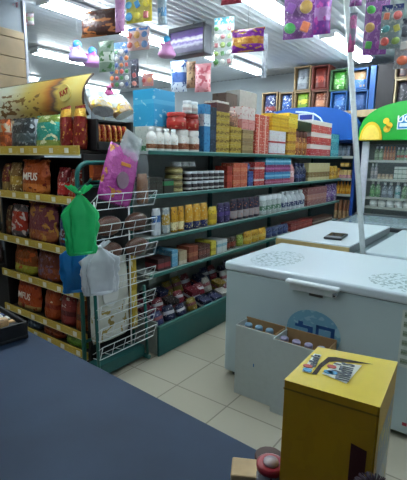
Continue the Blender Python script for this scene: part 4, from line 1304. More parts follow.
# ------------------------------------------------------------------ HIGH WALL SHELF AND DISPLAY CRATES
WY = 7.15
zs = on_y(300, 113, WY).z
ws = thing('wall_shelf', 'long raw timber wall shelf above the fridge canopies', 'shelf', (-2.9, 7.4, zs))
sx0, sx1 = on_y(258, 113, WY).x, 1.0
part('board', MB().box(((sx0 + sx1) / 2 + 2.9, 0, -0.04), (sx1 - sx0, 0.5, 0.03), 0.004), WOOD, ws)
part('front_board', MB().box(((sx0 + sx1) / 2 + 2.9, -0.26, -0.06), (sx1 - sx0, 0.025, 0.11), 0.004), WOOD, ws)
for xx in (sx0 + 0.3, -3.2, -2.0, -0.6):
    part('bracket', MB().prism([(0.28, -0.055), (-0.2, -0.055), (0.28, -0.4)], -0.02, 0.02, 'YZ'), plain('#5a4a38', 0.6), ws, (xx + 2.9, 0, 0))


def crate(px0, px1, py0, py1, frame_c, mat, label, fill='pouch', d=0.3, zb=None, seed=0):
    a, b_ = on_y(px0, py1, WY), on_y(px1, py1, WY)
    zb = a.z if zb is None else zb
    w, h = b_.x - a.x - 0.01, on_y((px0 + px1) / 2, py0, WY).z - zb - 0.004
    t = thing('display_crate', 'open ' + label, 'crate', ((a.x + b_.x) / 2, WY + d / 2, zb))
    fm_ = plain(frame_c, 0.55, var=0.1)
    th = 0.024
    for s in (-1, 1):
        part('side', MB().box((s * (w / 2 - th / 2), 0, h / 2), (th, d, h), 0.003), fm_, t)
    part('bottom', MB().box((0, 0, th / 2), (w - 2 * th - 0.001, d, th), 0.003), fm_, t)
    part('top', MB().box((0, 0, h - th / 2), (w - 2 * th - 0.001, d, th), 0.003), fm_, t)
    part('back', MB().box((0, d / 2 - 0.01, h / 2), (w - 2 * th, 0.015, h - 2 * th)), fm_, t)
    if mat:
        bagl = re.sub(r'^(.*?) with an? ', r'', label); bagl = bagl.split(',')[0] + ' inside the ' + re.sub(r' with an? [^,]*', '', label)
        pouch(w - 2 * th - 0.012, h - 2 * th - 0.012, 0.12, mat, ((a.x + b_.x) / 2, WY + 0.075, zb + th + 0.001), 0, bagl, seed=seed, name='display_bag', cat='bag')
    return zb + h + 0.004


zs2 = zs - 0.024
TAN = '#8a704e'
crate(261, 277, 92, 113, TAN, pack('#1c2a5a', '#8a3a3a', '#c8ccd8', (0.2, 0.4), 3.5, 0.6, seed=1), 'tan crate with a navy bag, leftmost on the wall shelf', zb=zs2)
crate(278, 292.5, 92, 113, TAN, pack('#163e80', '#2456a0', '#d8dce0', (0.4, 0.6), 3.5, 0.6, seed=2), 'tan crate with a bright blue bag, right of the navy one', zb=zs2)
za = crate(293, 309.5, 91, 113, TAN, pack('#7a9a28', '#c8b83a', '#2a5a1c', (0.45, 0.7), 3.5, 0.6, seed=3), 'tan crate with a lime green bag on the wall shelf', zb=zs2)
crate(293, 310, 66, 91, TAN, pack('#7c8088', '#9a9ea4', '#5a5e66', (0.3, 0.6), 3.5, 0.6, seed=4), 'tan crate with a grey bag, on top of the lime one', zb=za)
za = crate(310.5, 327, 90, 113, '#6a4638', pack('#7c3e2a', '#b87a58', '#d0a890', (0.3, 0.6), 3.5, 0.6, seed=5), 'brown crate with a rust red bag on the wall shelf', zb=zs2)
crate(310.5, 328, 65, 90, '#6a3028', pack('#6a241e', '#a84a3c', '#6a1c18', (0.3, 0.6), 3.5, 0.6, seed=6), 'red crate with a dark red bag, on top of the brown one', zb=za)
za = crate(329, 346, 91, 113, '#1f4c80', pack('#1c4a8a', '#3a6aa8', '#8aa8c8', (0.3, 0.6), 3.5, 0.6, seed=7), 'blue crate with a blue bag, left of the white pole on the wall shelf', zb=zs2)
crate(329, 347, 69, 91, '#2c4c2c', pack('#3a7a2c', '#6ab050', '#c8d8b0', (0.3, 0.6), 3.5, 0.6, seed=8), 'green crate with a green bag, upper row left of the pole', zb=za)
za = crate(348, 367, 90, 112, '#1f4c80', pack('#1a3a6a', '#2c4a7a', '#4a6a9a', (0.3, 0.6), 3.5, 0.6, seed=9), 'blue crate with a dark navy bag, right of the white pole', zb=zs2)
crate(348, 367, 68, 90, '#1f4474', pack('#8a6a4a', '#3a6aa8', '#a88a60', (0.0, 0.5), 3.5, 0.6, seed=10), 'blue crate with a brown and blue bag, upper row right of the pole', zb=za)
a_, b_ = on_y(367.5, 110, WY), on_y(373, 110, WY)
carton(b_.x - a_.x, 0.3, on_y(370, 66, WY).z - zs2, plain('#1a4c8c', 0.45), ((a_.x + b_.x) / 2, WY + 0.15, zs2), 0, 'tall narrow bright blue carton at the right end of the stacked crates')
a_, b_ = on_y(374, 110, WY), on_y(391, 110, WY)
carton(b_.x - a_.x, 0.3, on_y(380, 64, WY).z - zs2, plain('#2a2428', 0.7), ((a_.x + b_.x) / 2, WY + 0.18, zs2), 0, 'tall dark brown carton between the blue carton and the right-hand rack')
za = crate(392, 415, 78, 108, '#b09a7c', pack('#201c28', '#2a2630', '#6a5a68', (0.45, 0.55), 3.5, 0.62, seed=11), 'pale wooden crate with a black bag, at the right picture edge', zb=zs2)
crate(394, 416, 58, 78, '#9a8468', pack('#3a2a30', '#5a3a34', '#8a5a48', (0.45, 0.55), 3.5, 0.62, seed=12), 'pale wooden crate with a dark bag, topmost at the right picture edge', zb=za)

# ------------------------------------------------------------------ COUNTER
cA, cB = on_z(30, 331, 0.95), on_z(265, 453, 0.95)
ang = math.atan2(cB.y - cA.y, cB.x - cA.x)
ct = thing('counter', 'long counter with dark navy top in the foreground', 'counter', (-0.6, 0.79 + 0.0, 0), rz=ang)
edge_y = cA.y + (cB.y - cA.y) * (-0.6 - cA.x) / (cB.x - cA.x)
ct.location = (-0.6, edge_y, 0)
CT, nt, b = new_mat('navy_laminate')
N, L = nt.nodes, nt.links
tc = N.new('ShaderNodeTexCoord')
nz = N.new('ShaderNodeTexNoise'); nz.inputs['Scale'].default_value = 3.2; nz.inputs['Detail'].default_value = 6
L.new(tc.outputs['Object'], nz.inputs['Vector'])
rp = N.new('ShaderNodeValToRGB'); rp.color_ramp.elements[0].color = lin('#1e2d43'); rp.color_ramp.elements[1].color = lin('#2a3b53')
rp.color_ramp.elements[0].position = 0.3; rp.color_ramp.elements[1].position = 0.75
L.new(nz.outputs['Fac'], rp.inputs['Fac']); L.new(rp.outputs['Color'], b.inputs['Base Color'])
b.inputs['Roughness'].default_value = 0.6
b.inputs['Specular IOR Level'].default_value = 0.25
part('top', MB().box((-0.3, -0.45, 0.935), (3.4, 0.9, 0.03), 0.006), CT, ct)
part('front', MB().box((-0.3, -0.06, 0.46), (3.3, 0.03, 0.92)), plain('#3a3a40', 0.6), ct)
for s in (-1.9, 1.3):
    part('side', MB().box((s, -0.45, 0.46), (0.03, 0.8, 0.92)), plain('#3a3a40', 0.6), ct)

# ------------------------------------------------------------------ YELLOW CANDY BOX
CTZ = 0.951
TZP = 1.25
P = [on_z(284, 380, TZP), on_z(318, 347, TZP), on_z(398, 362, TZP), on_z(380, 408, TZP)]
cx_ = sum((p.x for p in P)) / 4; cy_ = sum((p.y for p in P)) / 4
mm = thing('candy_box', 'tall yellow candy display box standing on the counter, right foreground', 'box', (cx_, cy_, CTZ))
YEL = pack('#c6960c', '#c6960c', '#c2920c', (0.0, 0.1), 2, 0.5, 0.42)
Hh = TZP - CTZ
l = [Vector((p.x - cx_, p.y - cy_, 0)) for p in P]
mb = MB()
zf = [Hh, Hh, Hh, Hh]
B = [mb.bm.verts.new((v.x, v.y, 0)) for v in l]
Tt = [mb.bm.verts.new((v.x, v.y, Hh)) for v in l]
for i in range(4):
    mb.bm.faces.new([B[i], B[(i + 1) % 4], Tt[(i + 1) % 4], Tt[i]])
mb.bm.faces.new(B[::-1])
e_ = [e for e in mb.bm.edges if abs(e.verts[0].co.z - e.verts[1].co.z) > 0.1]
bmesh.ops.bevel(mb.bm, geom=e_, offset=0.003, segments=2, affect='EDGES')
part('body', mb, YEL, mm)


def tp(u, v, dz=0.0):
    """point on the lid: u along front edge, v front to back"""
    a = l[0].lerp(l[3], u); c = l[1].lerp(l[2], u)
    q = a.lerp(c, v)
    return Vector((q.x, q.y, Hh + dz))


# lid with a lifted, cut-out tab: a ring of panels around the opening, then the tab
op = [(0.28, 0.20), (0.40, 0.86)]
mb = MB()
top_pts = [tp(0, 0), tp(1, 0), tp(1, 1), tp(0, 1)]
mb.bm.faces.new([mb.bm.verts.new(p + Vector((0, 0, 0.0005))) for p in top_pts])
part('lid', mb, plain('#dcc020', 0.35, var=0.03), mm)
# opening: dark slot shaped like an angular bracket
slot = [(0.205, 0.26), (0.26, 0.28), (0.25, 0.47), (0.275, 0.64), (0.34, 0.69), (0.76, 0.81), (0.30, 0.80), (0.22, 0.76), (0.195, 0.53)]
mb = MB()
mb.bm.faces.new([mb.bm.verts.new(tp(u, v, 0.0012)) for u, v in slot])
part('slot', mb, plain('#2a1a10', 0.8), mm, label='dark cut-out slot')
# panel with the print beside the slot
pr = [(0.30, 0.42), (0.36, 0.76), (0.60, 0.74), (0.62, 0.36)]
ul = (l[3] - l[0]).normalized(); vl = (l[1] - l[0]).normalized()
tang = math.atan2(ul.y, ul.x)
for (quad, tc_, sz, nm_) in [([(0.30, 0.33), (0.355, 0.67), (0.64, 0.72), (0.60, 0.25)], (0.49, 0.485), 0.046, 'large'), ([(0.09, 0.27), (0.04, 0.77), (0.135, 0.77), (0.19, 0.27)], (0.115, 0.58), 0.021, 'small')]:
    mb = MB()
    mb.bm.faces.new([mb.bm.verts.new(tp(u, v, 0.0016)) for u, v in quad])
    pn = part('print_panel', mb, plain('#d9dccf', 0.4), mm, label=f'{nm_} white print panel')
    q = tp(*tc_, 0.0024)
    text_part("m&m's", sz, plain('#4a5560', 0.5), mm, q, (0, 0, tang + math.radians(93 if nm_ == 'large' else 96)), depth=0.0004, bold=0.0005, sx=0.52 if nm_ == 'large' else 0.85)
for u, v, c__ in ((0.345, 0.53, '#b8402c'), (0.355, 0.39, '#2f8fc0'), (0.40, 0.40, '#2f8fc0'), (0.10, 0.41, '#b8402c'), (0.135, 0.32, '#2f8fc0')):
    q = tp(u, v, 0.0022)
    mb = MB()
    mb.prism([(0.008 * math.cos(k * math.pi / 6), 0.006 * math.sin(k * math.pi / 6)) for k in range(12)], -0.0004, 0.0006, 'XY')
    part('printed_candy', mb, plain(c__, 0.4), mm, q, (0, 0, tang))
# front face details: dark window slit and pale side panel
fn_ = Vector((ul.y, -ul.x, 0))
ff = lambda u, z, d=0.0: l[0].lerp(l[3], u) + fn_ * d + Vector((0, 0, z))
mb = MB()
mb.bm.faces.new([mb.bm.verts.new(ff(u, z, 0.0008)) for u, z in ((0.76, 0.0), (0.92, 0.0), (0.92, Hh - 0.075), (0.76, Hh - 0.07))])
part('side_window', mb, plain('#4a1c14', 0.5), mm, label='dark brown slit in the front')
mb = MB()
mb.bm.faces.new([mb.bm.verts.new(ff(u, z, 0.0009)) for u, z in ((0.0, Hh - 0.012), (1.0, Hh - 0.012), (1.0, Hh - 0.015), (0.0, Hh - 0.015))])
part('crease', mb, plain('#8a6c10', 0.6), mm)
sn = Vector((vl.y, -vl.x, 0))
l32 = l[2] - l[3]
sn = Vector((l32.y, -l32.x, 0)).normalized()
mb = MB()
mb.bm.faces.new([mb.bm.verts.new(l[3] + l32 * u + sn * 0.0008 + Vector((0, 0, z))) for u, z in ((0.12, 0.0), (0.92, 0.0), (0.92, Hh - 0.05), (0.12, Hh - 0.06))])
part('side_print', mb, pack('#8a8c88', '#a0a29a', '#c0a84a', (0.3, 0.6), 3, 0.58), mm, label='grey printed side panel')

# jar with red lid, tan carton and dark brush on the counter
jx = on_z(270, 478, 1.02)
rj = thing('candy_jar', 'small clear jar with red rim lying at the foot of the yellow box', 'jar', (-0.345, 0.60, CTZ))
q = on_y(271, 462, 0.60)
jh = q.z - CTZ
rj.location = (q.x, 0.60, CTZ)
part('body', MB().lathe([(0, 0), (0.022, 0), (0.025, 0.01), (0.025, jh * 0.8), (0.02, jh * 0.9), (0, jh * 0.9)], 16), pack('#8a8a90', '#b0b0b8', '#6a3a3a', (0.3, 0.6), 4, 0.6, 0.2), rj)
part('lid', MB().lathe([(0.0, jh * 0.9), (0.021, jh * 0.9), (0.0255, jh * 0.91), (0.0255, jh * 0.985), (0.022, jh), (0.015, jh * 0.985), (0, jh * 0.985)], 16), plain('#9a2029', 0.3), rj, label='red lid')
part('cap_disc', MB().lathe([(0, jh * 0.986), (0.014, jh * 0.986), (0.013, jh + 0.003), (0, jh + 0.004)], 14), plain('#a89aa0', 0.3), rj, label='silver cap centre')
q2 = on_y(271, 456, 0.665)
bt = thing('brown_jar', 'dark brown round jar behind the red-lidded jar', 'jar', (q2.x - 0.004, 0.665, CTZ))
jh2 = q2.z - CTZ
part('body', MB().lathe([(0, 0), (0.028, 0), (0.03, 0.01), (0.03, jh2 * 0.75), (0.026, jh2 * 0.84), (0, jh2 * 0.84)], 16), plain('#4a2a20', 0.3), bt)
part('lid', MB().lathe([(0, jh2 * 0.84), (0.028, jh2 * 0.84), (0.028, jh2 * 0.98), (0.025, jh2), (0, jh2)], 16), plain('#3a1e16', 0.6), bt)
q3 = on_y(246, 472, 0.60)
carton(0.07, 0.05, max(0.05, q3.z - CTZ), plain('#b59a72', 0.7), (q3.x, 0.615, CTZ), 0.5, 'small tan carton beside the red-lidded jar', name='small_carton')
q4 = on_y(376, 474, 0.50)
brs = thing('bristle_brush', 'dark purple bristle brush in front of the yellow box, lower right', 'brush', (q4.x, 0.50, CTZ))
hz_ = q4.z - CTZ
part('handle', MB().lathe([(0, 0), (0.012, 0), (0.012, 0.02), (0.006, 0.03), (0.006, hz_ - 0.03), (0, hz_ - 0.03)], 10), plain('#2a2024', 0.5), brs)
mb = MB()
rnd = random.Random(5)
for k in range(160):
    a = rnd.uniform(0, 2 * math.pi); e = math.acos(rnd.uniform(-0.5, 1))
    d = Vector((math.sin(e) * math.cos(a), math.sin(e) * math.sin(a), math.cos(e)))
    mb.tube([Vector((0, 0, hz_ - 0.022)) + d * 0.004, Vector((0, 0, hz_ - 0.022)) + Vector((d.x * 0.026, d.y * 0.02, d.z * 0.018))], [0.0014, 0.0006], 4)
part('bristles', mb, plain('#33202e', 0.7), brs)

# black tray of wrapped sticks at the left
ty = on_z(30, 331, 0.95)
tr = thing('sweets_tray', 'black counter tray of wrapped sticks at the left picture edge', 'tray', (-1.50, 0.78, CTZ + 0.001), rz=ang - 0.05)
TB = plain('#17181b', 0.45)
tw, td, th_ = 0.40, 0.30, 0.05
o_tr = Vector((0, 0, 0))
# tray corner (front right) about the picture corner (30,331)
fr_ = on_z(30, 333, CTZ)
tr.location = (fr_.x - tw / 2 + 0.02, fr_.y - td / 2 - 0.005 + 0.0, CTZ + 0.001)
part('bottom', MB().box((0, 0, 0.006), (tw, td, 0.012), 0.002), TB, tr)
for s in (-1, 1):
    part('side', MB().box((s * (tw / 2 - 0.005), 0, 0.012 + th_ / 2), (0.01, td, th_), 0.002), TB, tr)
    part('end', MB().box((0, s * (td / 2 - 0.005), 0.012 + th_ / 2), (tw - 0.02, 0.01, th_), 0.002), TB, tr)
part('riser', MB().box((0, 0, 0.03), (tw - 0.03, td - 0.03, 0.036)), TB, tr)
cols = [('#c9a070', 'tan'), ('#d8d4cc', 'white'), ('#2a3a6a', 'navy'), ('#c8b48a', 'cream'), ('#8a3a24', 'red-brown'), ('#d0ccc4', 'pale grey'), ('#3a3a44', 'charcoal'), ('#b8864a', 'caramel')]
for i, (c_, nm) in enumerate(cols):
    xx = tw / 2 - 0.035 - i * 0.042
    M_ = tr.location + Matrix.Rotation(ang - 0.05, 3, 'Z') @ Vector((xx, 0.0, 0.05))
    t = thing('wrapped_stick', f'{nm} wrapped sweet stick lying in the black tray', 'sweet', (M_.x, M_.y, M_.z + 0.0005), rz=ang - 0.05 + 0.03 * (i % 3 - 1))
    part('body', MB().box((0, 0, 0.018), (0.034, 0.19, 0.036), 0.012, seg=3), pack(c_, '#e0dcd4', '#5a4a44', (0.4, 0.55), 4, 0.62, axis='Y'), t)
    for s in (-1, 1):
        part('twist_end', MB().prism([(-0.006, 0.012), (0.006, 0.012), (0.015, 0.03), (-0.015, 0.03)], 0.014, 0.018, 'XY'), plain(c_, 0.4), t, (0, s * 0.085, 0), (0, 0, 0 if s > 0 else math.pi))
q = on_y(5, 268, 0.80)
# dark hanging pouches behind the tray
for i, (c_, nm, zz) in enumerate([('#3a2420', 'dark brown pouch low on the dark stand, beside the snack shelving', 0.635), ('#2c2a2c', 'dark grey pouch on the dark stand, above the brown one', 0.915)]):
    pouch(0.34, 0.24, 0.12, pack(c_, '#4a3a34', '#6a5a54', (0.4, 0.6), 3, 0.64), (-3.88, 1.93, zz), 0, nm, seed=i, name='dark_pouch', cat='pouch')
dk = thing('dark_stand', 'dark floor stand left of the snack shelving', 'stand', (-3.95, 2.05, 0))
part('cabinet', MB().box((0, 0.1, 0.3), (0.56, 0.36, 0.6), 0.006), plain('#1c1a1a', 0.6), dk)
part('back', MB().box((0, 0.27, 1.2), (0.56, 0.03, 1.2), 0.004), plain('#1c1a1a', 0.6), dk)
for z in (0.62, 0.9, 1.25):
    part('shelf', MB().box((0, 0.0, z), (0.56, 0.5, 0.02), 0.003), plain('#2a2624', 0.6), dk)
# scrap of pale plastic at the lower left
q = on_z(2, 474, CTZ)
mb = MB()
mb.grid(lambda u, v: Vector((-0.12 + 0.12 * u - 0.02 * v, -0.06 + 0.09 * v - 0.045 * u, 0.012 + 0.02 * abs(noise.noise(Vector((u * 3, v * 3, 2)))) + 0.01 * u)), 10, 10)
mb.grid(lambda u, v: Vector((-0.12 + 0.12 * u - 0.02 * v, -0.06 + 0.09 * v - 0.045 * u, 0.0)), 10, 10, flip=True)
one('plastic_wrap', mb, plain('#b8c0c6', 0.25), 'crumpled pale plastic wrap on the counter, lower left corner', 'wrap', (q.x + 0.015, q.y, CTZ + 0.0005))

# ------------------------------------------------------------------ WHITE CARTONS OF CANS BEFORE THE FREEZER
CBX = plain('#b4bdbb', 0.7, var=0.03)


def can_carton(label, x0, x1, y0, y1, h, cans, canc, capc, which):
    t = thing('open_carton', label, 'carton', ((x0 + x1) / 2, (y0 + y1) / 2, 0))
    w, d = x1 - x0, y1 - y0
    part('front', MB().box((0, -d / 2 + 0.004, h / 2), (w, 0.008, h), 0.002), CBX, t)
    part('back', MB().box((0, d / 2 - 0.004, h / 2 + 0.008), (w, 0.008, h + 0.016), 0.002), CARD, t)
    for s in (-1, 1):
        part('side', MB().box((s * (w / 2 - 0.004), 0, h / 2 + 0.003), (0.008, d - 0.018, h + 0.006), 0.002), CBX if s < 0 else CARD, t)
    part('floor_panel', MB().box((0, 0, 0.02), (w - 0.018, d - 0.018, 0.02)), CARD, t)
    fl = part('false_floor', MB().box((0, 0, h - 0.17), (w - 0.018, d - 0.018, 0.01)), CARD, t)
    fmb = MB().box((0, -d / 2 + 0.012, h - 0.03), (w - 0.02, 0.003, 0.06))
    part('inner_flap', fmb, CARD, t, label='brown inner cardboard')
    return t


c1x0, c1x1 = -1.42, -1.085
c1 = can_carton('white open carton of blue-capped bottles before the freezer, left one', -1.41, -1.115, 2.30, 2.448, 0.50, 4, None, None, 'left')
c2 = can_carton('white open carton of purple-capped bottles before the freezer, right one', -1.105, -0.77, 2.25, 2.448, 0.50, 4, None, None, 'right')
BB = pack('#8aa4b8', '#3a6a98', '#c8d4dc', (0.3, 0.6), 4, 0.6, 0.25)
for (x0, n, yy, bmat, cmat, lab, h) in ((-1.355, 3, 2.375, BB, plain('#7fa6c0', 0.3), 'bottle with blue cap in the left white carton', 0.50), (-1.06, 4, 2.32, pack('#7a7484', '#5a4a6a', '#c0bcc8', (0.3, 0.6), 4, 0.6, 0.25), plain('#8a84a0', 0.3), 'bottle with lilac cap in the right white carton', 0.50)):
    for i in range(n):
        t = thing('drink_bottle', f'{lab}, {ORD[i]} from the left', 'bottle', (x0 + i * 0.08, yy, h - 0.164), group=lab + 's')
        part('body', MB().lathe([(0, 0), (0.033, 0), (0.035, 0.008), (0.035, 0.1), (0.03, 0.125), (0.024, 0.14), (0, 0.14)], 14), bmat, t)
        part('cap', MB().lathe([(0, 0.14), (0.026, 0.14), (0.026, 0.158), (0.022, 0.164), (0, 0.164)], 14), cmat, t)
part('printed_mark', MB().box((0.02 - 0.02, -0.075, 0.25), (0.008, 0.002, 0.022)), plain('#3a6a98', 0.5), c1, label='small blue mark')

# ------------------------------------------------------------------ HANGING SCREEN
sy_ = 4.3
a, b_ = on_y(173, 40, sy_), on_y(207, 40, sy_)
zt_, zb_ = on_y(192, 27, sy_).z, on_y(192, 56, sy_).z
tv = thing('hanging_screen', 'grey box screen with purple picture hanging from the ceiling', 'screen', ((a.x + b_.x) / 2, sy_, zb_))
w = b_.x - a.x + 0.02
h = zt_ - zb_
part('housing', MB().box((0, 0.02, h / 2), (w, 0.14, h), 0.01).box((0, -0.06, h - 0.02), (w, 0.03, 0.05), 0.004).box((0, -0.06, 0.018), (w, 0.03, 0.036), 0.004).box((-w / 2 + 0.01, -0.06, h / 2), (0.02, 0.03, h), 0.003).box((w / 2 - 0.01, -0.06, h / 2), (0.02, 0.03, h), 0.003), plain('#3c3e46', 0.5), tv)
sm, nt, b = new_mat('screen_picture')
N, L = nt.nodes, nt.links
tc = N.new('ShaderNodeTexCoord'); sp = N.new('ShaderNodeSeparateXYZ'); L.new(tc.outputs['Generated'], sp.inputs[0])
wob = N.new('ShaderNodeTexNoise'); wob.inputs['Scale'].default_value = 7; L.new(tc.outputs['Generated'], wob.inputs['Vector'])
ad = N.new('ShaderNodeMath'); ad.operation = 'MULTIPLY_ADD'; ad.inputs[1].default_value = 0.25; L.new(wob.outputs['Fac'], ad.inputs[0]); L.new(sp.outputs['Z'], ad.inputs[2])
cr = N.new('ShaderNodeValToRGB'); els = cr.color_ramp.elements
els[0].position = 0.1; els[0].color = lin('#4a4468'); els[1].position = 1.0; els[1].color = lin('#3a2466')
for pos, c_ in ((0.35, '#6a6a8a'), (0.48, '#c8d0ea'), (0.58, '#7a6ac0'), (0.68, '#e8f0ff'), (0.78, '#5a3498')):
    e = els.new(pos); e.color = lin(c_)
L.new(ad.outputs[0], cr.inputs['Fac']); L.new(cr.outputs['Color'], b.inputs['Emission Color']); b.inputs['Emission Strength'].default_value = 0.75
b.inputs['Base Color'].default_value = (0.02, 0.02, 0.03, 1)
part('screen', MB().box((0, -0.055, h / 2), (w - 0.04, 0.006, h - 0.05)), sm, tv, label='glowing purple and white screen')
part('cable', MB().tube([(0.06, 0, h), (0.062, 0, (CEIL - zb_) * 0.6), (0.06, 0, CEIL - zb_ - 0.003)], 0.006, 6), BLACK, tv)
for s in (-1, 1):
    part('hanger', MB().tube([(s * w * 0.4, 0.03, h - 0.01), (s * w * 0.4, 0.03, CEIL - zb_ - 0.003)], 0.004, 6), plain('#7c8088', 0.5), tv)

# ------------------------------------------------------------------ GOODS HANGING FROM THE CEILING


def hang(px0, px1, py0, py1, y, label, kind, cols, seed=0, cat='hanging toy', name='hanging_toy_pack', rz=None, cell=0.1):
    a, b_ = on_y(px0, (py0 + py1) / 2, y), on_y(px1, (py0 + py1) / 2, y)
    zt_, zb_ = on_y((px0 + px1) / 2, py0, y).z, on_y((px0 + px1) / 2, py1, y).z
    zt_ = min(zt_, CEIL - 0.04)
    w, h = b_.x - a.x, zt_ - zb_
    t = thing(name, label, cat, ((a.x + b_.x) / 2, y, zb_), rz=0.25 if rz is None else rz)
    rnd = random.Random(seed)
    if kind == 'pouch':
        part('body', pouch_mb(w, h, min(w * 0.4, 0.09), seed, False, crimp=0.08), pack(cols[0], cols[1], cols[2], (0.3, 0.62), 3.4, 0.57, 0.3, 0.1, seed), t)
        part('header', MB().box((0, 0, h * 0.97), (w, 0.006, h * 0.1), 0.001), plain(cols[1], 0.4), t)
    elif kind == 'blister':
        part('card', MB().box((0, 0.012, h / 2), (w, 0.004, h), 0.001), pack(cols[0], cols[1], cols[2], (0.86, 1.0), 4, 0.58, 0.4, 0, seed), t)
        nx_, nz_ = max(1, round(w / cell)), max(1, round(h * 0.85 / cell / 1.1))
        for i in range(nx_):
            for j in range(nz_):
                c_ = cols[3 + (i + j * nx_) % (len(cols) - 3)]
                r_ = min(w / nx_, h * 0.85 / nz_) * 0.42
                cx2, cz2 = (i + 0.5) / nx_ * w - w / 2, (j + 0.5) / nz_ * h * 0.85
                if (i + j + seed) % 3 == 0:
                    mb = MB().box((0, 0, 0), (r_ * 1.3, r_ * 0.6, r_ * 1.5), r_ * 0.2)
                elif (i + j + seed) % 3 == 1:
                    mb = MB().lathe([(0, -r_ * 0.2), (r_ * 0.6, -r_ * 0.2), (r_, 0), (r_ * 0.85, r_ * 0.22), (r_ * 0.4, r_ * 0.3), (0, r_ * 0.3)], 14, M=Matrix.Rotation(R90, 4, 'X'))
                else:
                    mb = MB().ball((0, 0, 0), r_, sq=(0.95, 0.4, 0.8))
                part('toy', mb, plain(c_, 0.35), t, (cx2, -0.014 - r_ * 0.2, cz2), (0, rnd.uniform(-0.5, 0.5), 0))
        part('blister', pouch_mb(w * 0.97, h * 0.86, 0.09, seed, True), clear('#e8ecf4', 0.10, 0.12), t, (0, -0.02, 0))
    elif kind == 'doll':
        part('body', MB().lathe([(0, 0), (w * 0.42, 0.0), (w * 0.5, h * 0.1), (w * 0.3, h * 0.45), (w * 0.16, h * 0.6), (0, h * 0.62)], 14), plain(cols[0], 0.4), t)
        part('ball', MB().ball((0, 0, h * 0.7), w * 0.22), plain(cols[1], 0.35), t)
        part('bow', MB().prism([(0, 0), (w * 0.3, h * 0.12), (w * 0.3, -h * 0.06), (0, 0.004), (-w * 0.3, -h * 0.06), (-w * 0.3, h * 0.12)], -0.01, 0.01), plain(cols[2], 0.4), t, (0, -w * 0.2, h * 0.5))
    part('cord', MB().tube([(0, 0.005, h * 0.96), (0.003, 0.005, (h + CEIL - zb_) / 2), (0, 0.005, CEIL - zb_ - 0.004)], 0.0014, 5), CORD, t)
    return t


hang(-6, 13, -6, 9, 2.6, 'pink and red toy pack at the upper left picture corner', 'blister', ['#c88aa0', '#d85a6a', '#e8c8d0', '#c83a4a', '#e0e0e8', '#d86a80'], 1)
hang(23, 32, -4, 26, 2.9, 'narrow clear pouch with pink sweets hanging near the timber wall', 'pouch', ['#b8aeb8', '#8a9a7a', '#c07a80'], 2, 'hanging pouch', 'hanging_pouch')
hang(71, 84, 38, 61, 3.4, 'lilac doll toy with blue ball, left one of the pair above the header', 'doll', ['#b9a6e0', '#3a7ac0', '#c89ad8'], 3, name='hanging_doll')
hang(86, 99, 45, 66, 3.68, 'pink-lilac doll toy with blue ball, right one of the pair above the header', 'doll', ['#c48ad0', '#3a7ac0', '#d070b0'], 4, name='hanging_doll')
hang(85, 118, 10, 36, 3.2, 'dark brown hanging pouch with orange top at the upper left', 'pouch', ['#3a1c18', '#4a2420', '#b06a3a'], 5, 'hanging pouch', 'hanging_pouch')
hang(116, 124, -4, 32, 3.0, 'long narrow pink clear pouch right of the brown pouch', 'pouch', ['#c08ab8', '#d09ac8', '#a870b0'], 6, 'hanging pouch', 'hanging_pouch')
hang(128, 149, -5, 22, 3.0, 'toy card with yellow and blue blocks at the top', 'blister', ['#d8c83a', '#5aa04a', '#c8b82a', '#2a8ac0', '#e0c81c', '#c84a4a', '#3a9ac0'], 7)
hang(129, 147, 27, 50, 3.6, 'toy card with blue header and coral toys, before a ceiling light', 'blister', ['#d8b0b0', '#2a6ab0', '#e0c0b8', '#c84a3a', '#d8a050', '#3a6aa0'], 8)
hang(158, 166, -4, 25, 3.4, 'slim pale blue clear pouch left above the screen', 'pouch', ['#a8bccc', '#6a9ac8', '#c8d8e4'], 9, 'hanging pouch', 'hanging_pouch')
hang(160, 174, 33, 57, 4.0, 'pink puffy toy with turquoise ball beside the screen', 'doll', ['#c488b8', '#2a8ab0', '#b870a8'], 10, name='hanging_doll')
hang(100, 113, 41, 72, 3.25, 'green and white speckled hanging pouch left of the tall multicoloured card', 'pouch', ['#8aa090', '#c8d0c8', '#4a7a4a'], 11, 'hanging pouch', 'hanging_pouch')
hang(112, 128, 42, 88, 3.6, 'tall card of mixed small toys in multicolour, over the silver snack bags', 'blister', ['#8a8f9a', '#3a6aa0', '#c8ccd0', '#c84a4a', '#3a8a4a', '#e0e0e0', '#3a5aa0', '#d87a3a'], 12, cell=0.07)
hang(127, 137, 59, 88, 3.8, 'dark card with red toys right of the tall multicoloured card', 'blister', ['#3a3a48', '#4a4a5a', '#8a8a98', '#c84a4a', '#e08a7a', '#2a2a38'], 13)
hang(105, 113.5, 84, 96, 3.4, 'pink and black toy ball hanging beside the header end', 'doll', ['#c85a98', '#d070a8', '#3a2030'], 14, name='hanging_doll')
hang(143, 152, 73, 86, 4.0, 'small coral card hanging before the farther ceiling light', 'blister', ['#d88a80', '#c85a4a', '#e0b0a8', '#c8483a', '#e09a60'], 15)
hang(172, 186, 61, 92, 4.8, 'blue and white zebra-pattern hanging pouch under the screen', 'pouch', ['#c8d4e4', '#3a5a9a', '#2a4a8a'], 16, 'hanging pouch', 'hanging_pouch')
hang(187, 195, 62, 88, 4.8, 'brown hanging pouch right of the zebra-pattern pouch', 'pouch', ['#8a6a50', '#a88a68', '#5a4030'], 17, 'hanging pouch', 'hanging_pouch')
hang(196, 210, 64, 92, 4.8, 'clear pink hanging pouch under the right corner of the screen', 'pouch', ['#c08088', '#d0a0a4', '#a84a58'], 18, 'hanging pouch', 'hanging_pouch')
hang(215, 232, 17, 66, 3.8, 'tall hanging card with green figure toys right of the screen', 'blister', ['#c0c8c4', '#4a8a9a', '#d8dcd8', '#4a8a3a', '#e0e0d8', '#b86a70', '#8aa04a'], 19, cell=0.075)
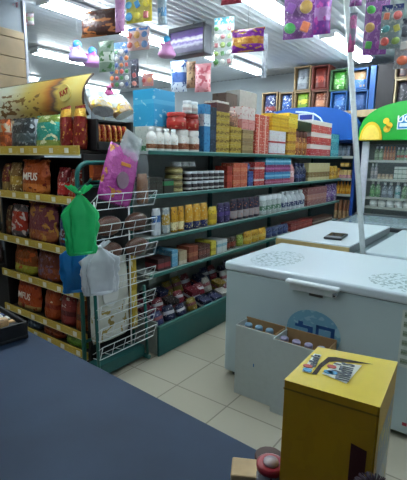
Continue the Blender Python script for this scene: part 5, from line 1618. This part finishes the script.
hang(233, 263, 29, 52, 3.1, 'purple hanging pouch with orange toy truck print', 'pouch', ['#8a2a9a', '#c87a2a', '#d8a040'], 20, 'hanging pouch', 'hanging_pouch')
hang(262, 267, 35, 78, 3.8, 'thin pale strip pack hanging right of the purple truck pouch', 'pouch', ['#b4bac4', '#c8ccd4', '#98a0ac'], 21, 'hanging pouch', 'hanging_pouch')
hang(222, 241, -8, 4, 2.9, 'red pack hanging at the upper picture edge beside a ceiling light', 'pouch', ['#a83a4a', '#c85a6a', '#8a2a3a'], 22, 'hanging pouch', 'hanging_pouch')
hang(285, 313, -8, 38, 2.9, 'purple toy card with green and orange yo-yos, left of two', 'blister', ['#8a3a9a', '#a04ab0', '#c888d0', '#2aa83a', '#e0703a', '#9a4ab8', '#d8a83a', '#7a3a9a'], 23)
hang(313, 331, -8, 34, 3.1, 'purple and pink toy pouch right beside the yo-yo card', 'pouch', ['#8a4aa0', '#b890c0', '#c050a0'], 24, 'hanging pouch', 'hanging_pouch')
hang(349, 356, 14, 52, 2.8, 'thin magenta and grey strip toy hanging right of the white pole', 'pouch', ['#8a4a70', '#6a6a78', '#c0508a'], 25, 'hanging pouch', 'hanging_pouch')
hang(350, 362, -8, 6, 3.0, 'small violet pack at the upper picture edge right of the white pole', 'pouch', ['#7a4a80', '#8a6a90', '#a05a98'], 26, 'hanging pouch', 'hanging_pouch')
hang(365, 388, -8, 54, 2.5, 'purple toy pouch with green slime tub at the upper right', 'blister', ['#8a3a98', '#4a2a5a', '#b878c0', '#38a82a', '#a03a98', '#c89a4a', '#6a3a8a'], 27, cell=0.075)
hang(381, 402, 4, 48, 2.35, 'navy-topped card of coloured whistles at the upper right', 'blister', ['#7a8a8a', '#22306a', '#a8b0a8', '#d84a3a', '#8aa83a', '#2a8a8a', '#c8c03a', '#e0704a'], 28, cell=0.055)
hang(396, 412, 18, 68, 2.45, 'orange and grey toy pack at the right picture edge', 'blister', ['#8a8a90', '#3a3a48', '#b0b0b0', '#e0683a', '#d8d0c8', '#3a3a48'], 29, cell=0.07)

bpy.context.view_layer.update()
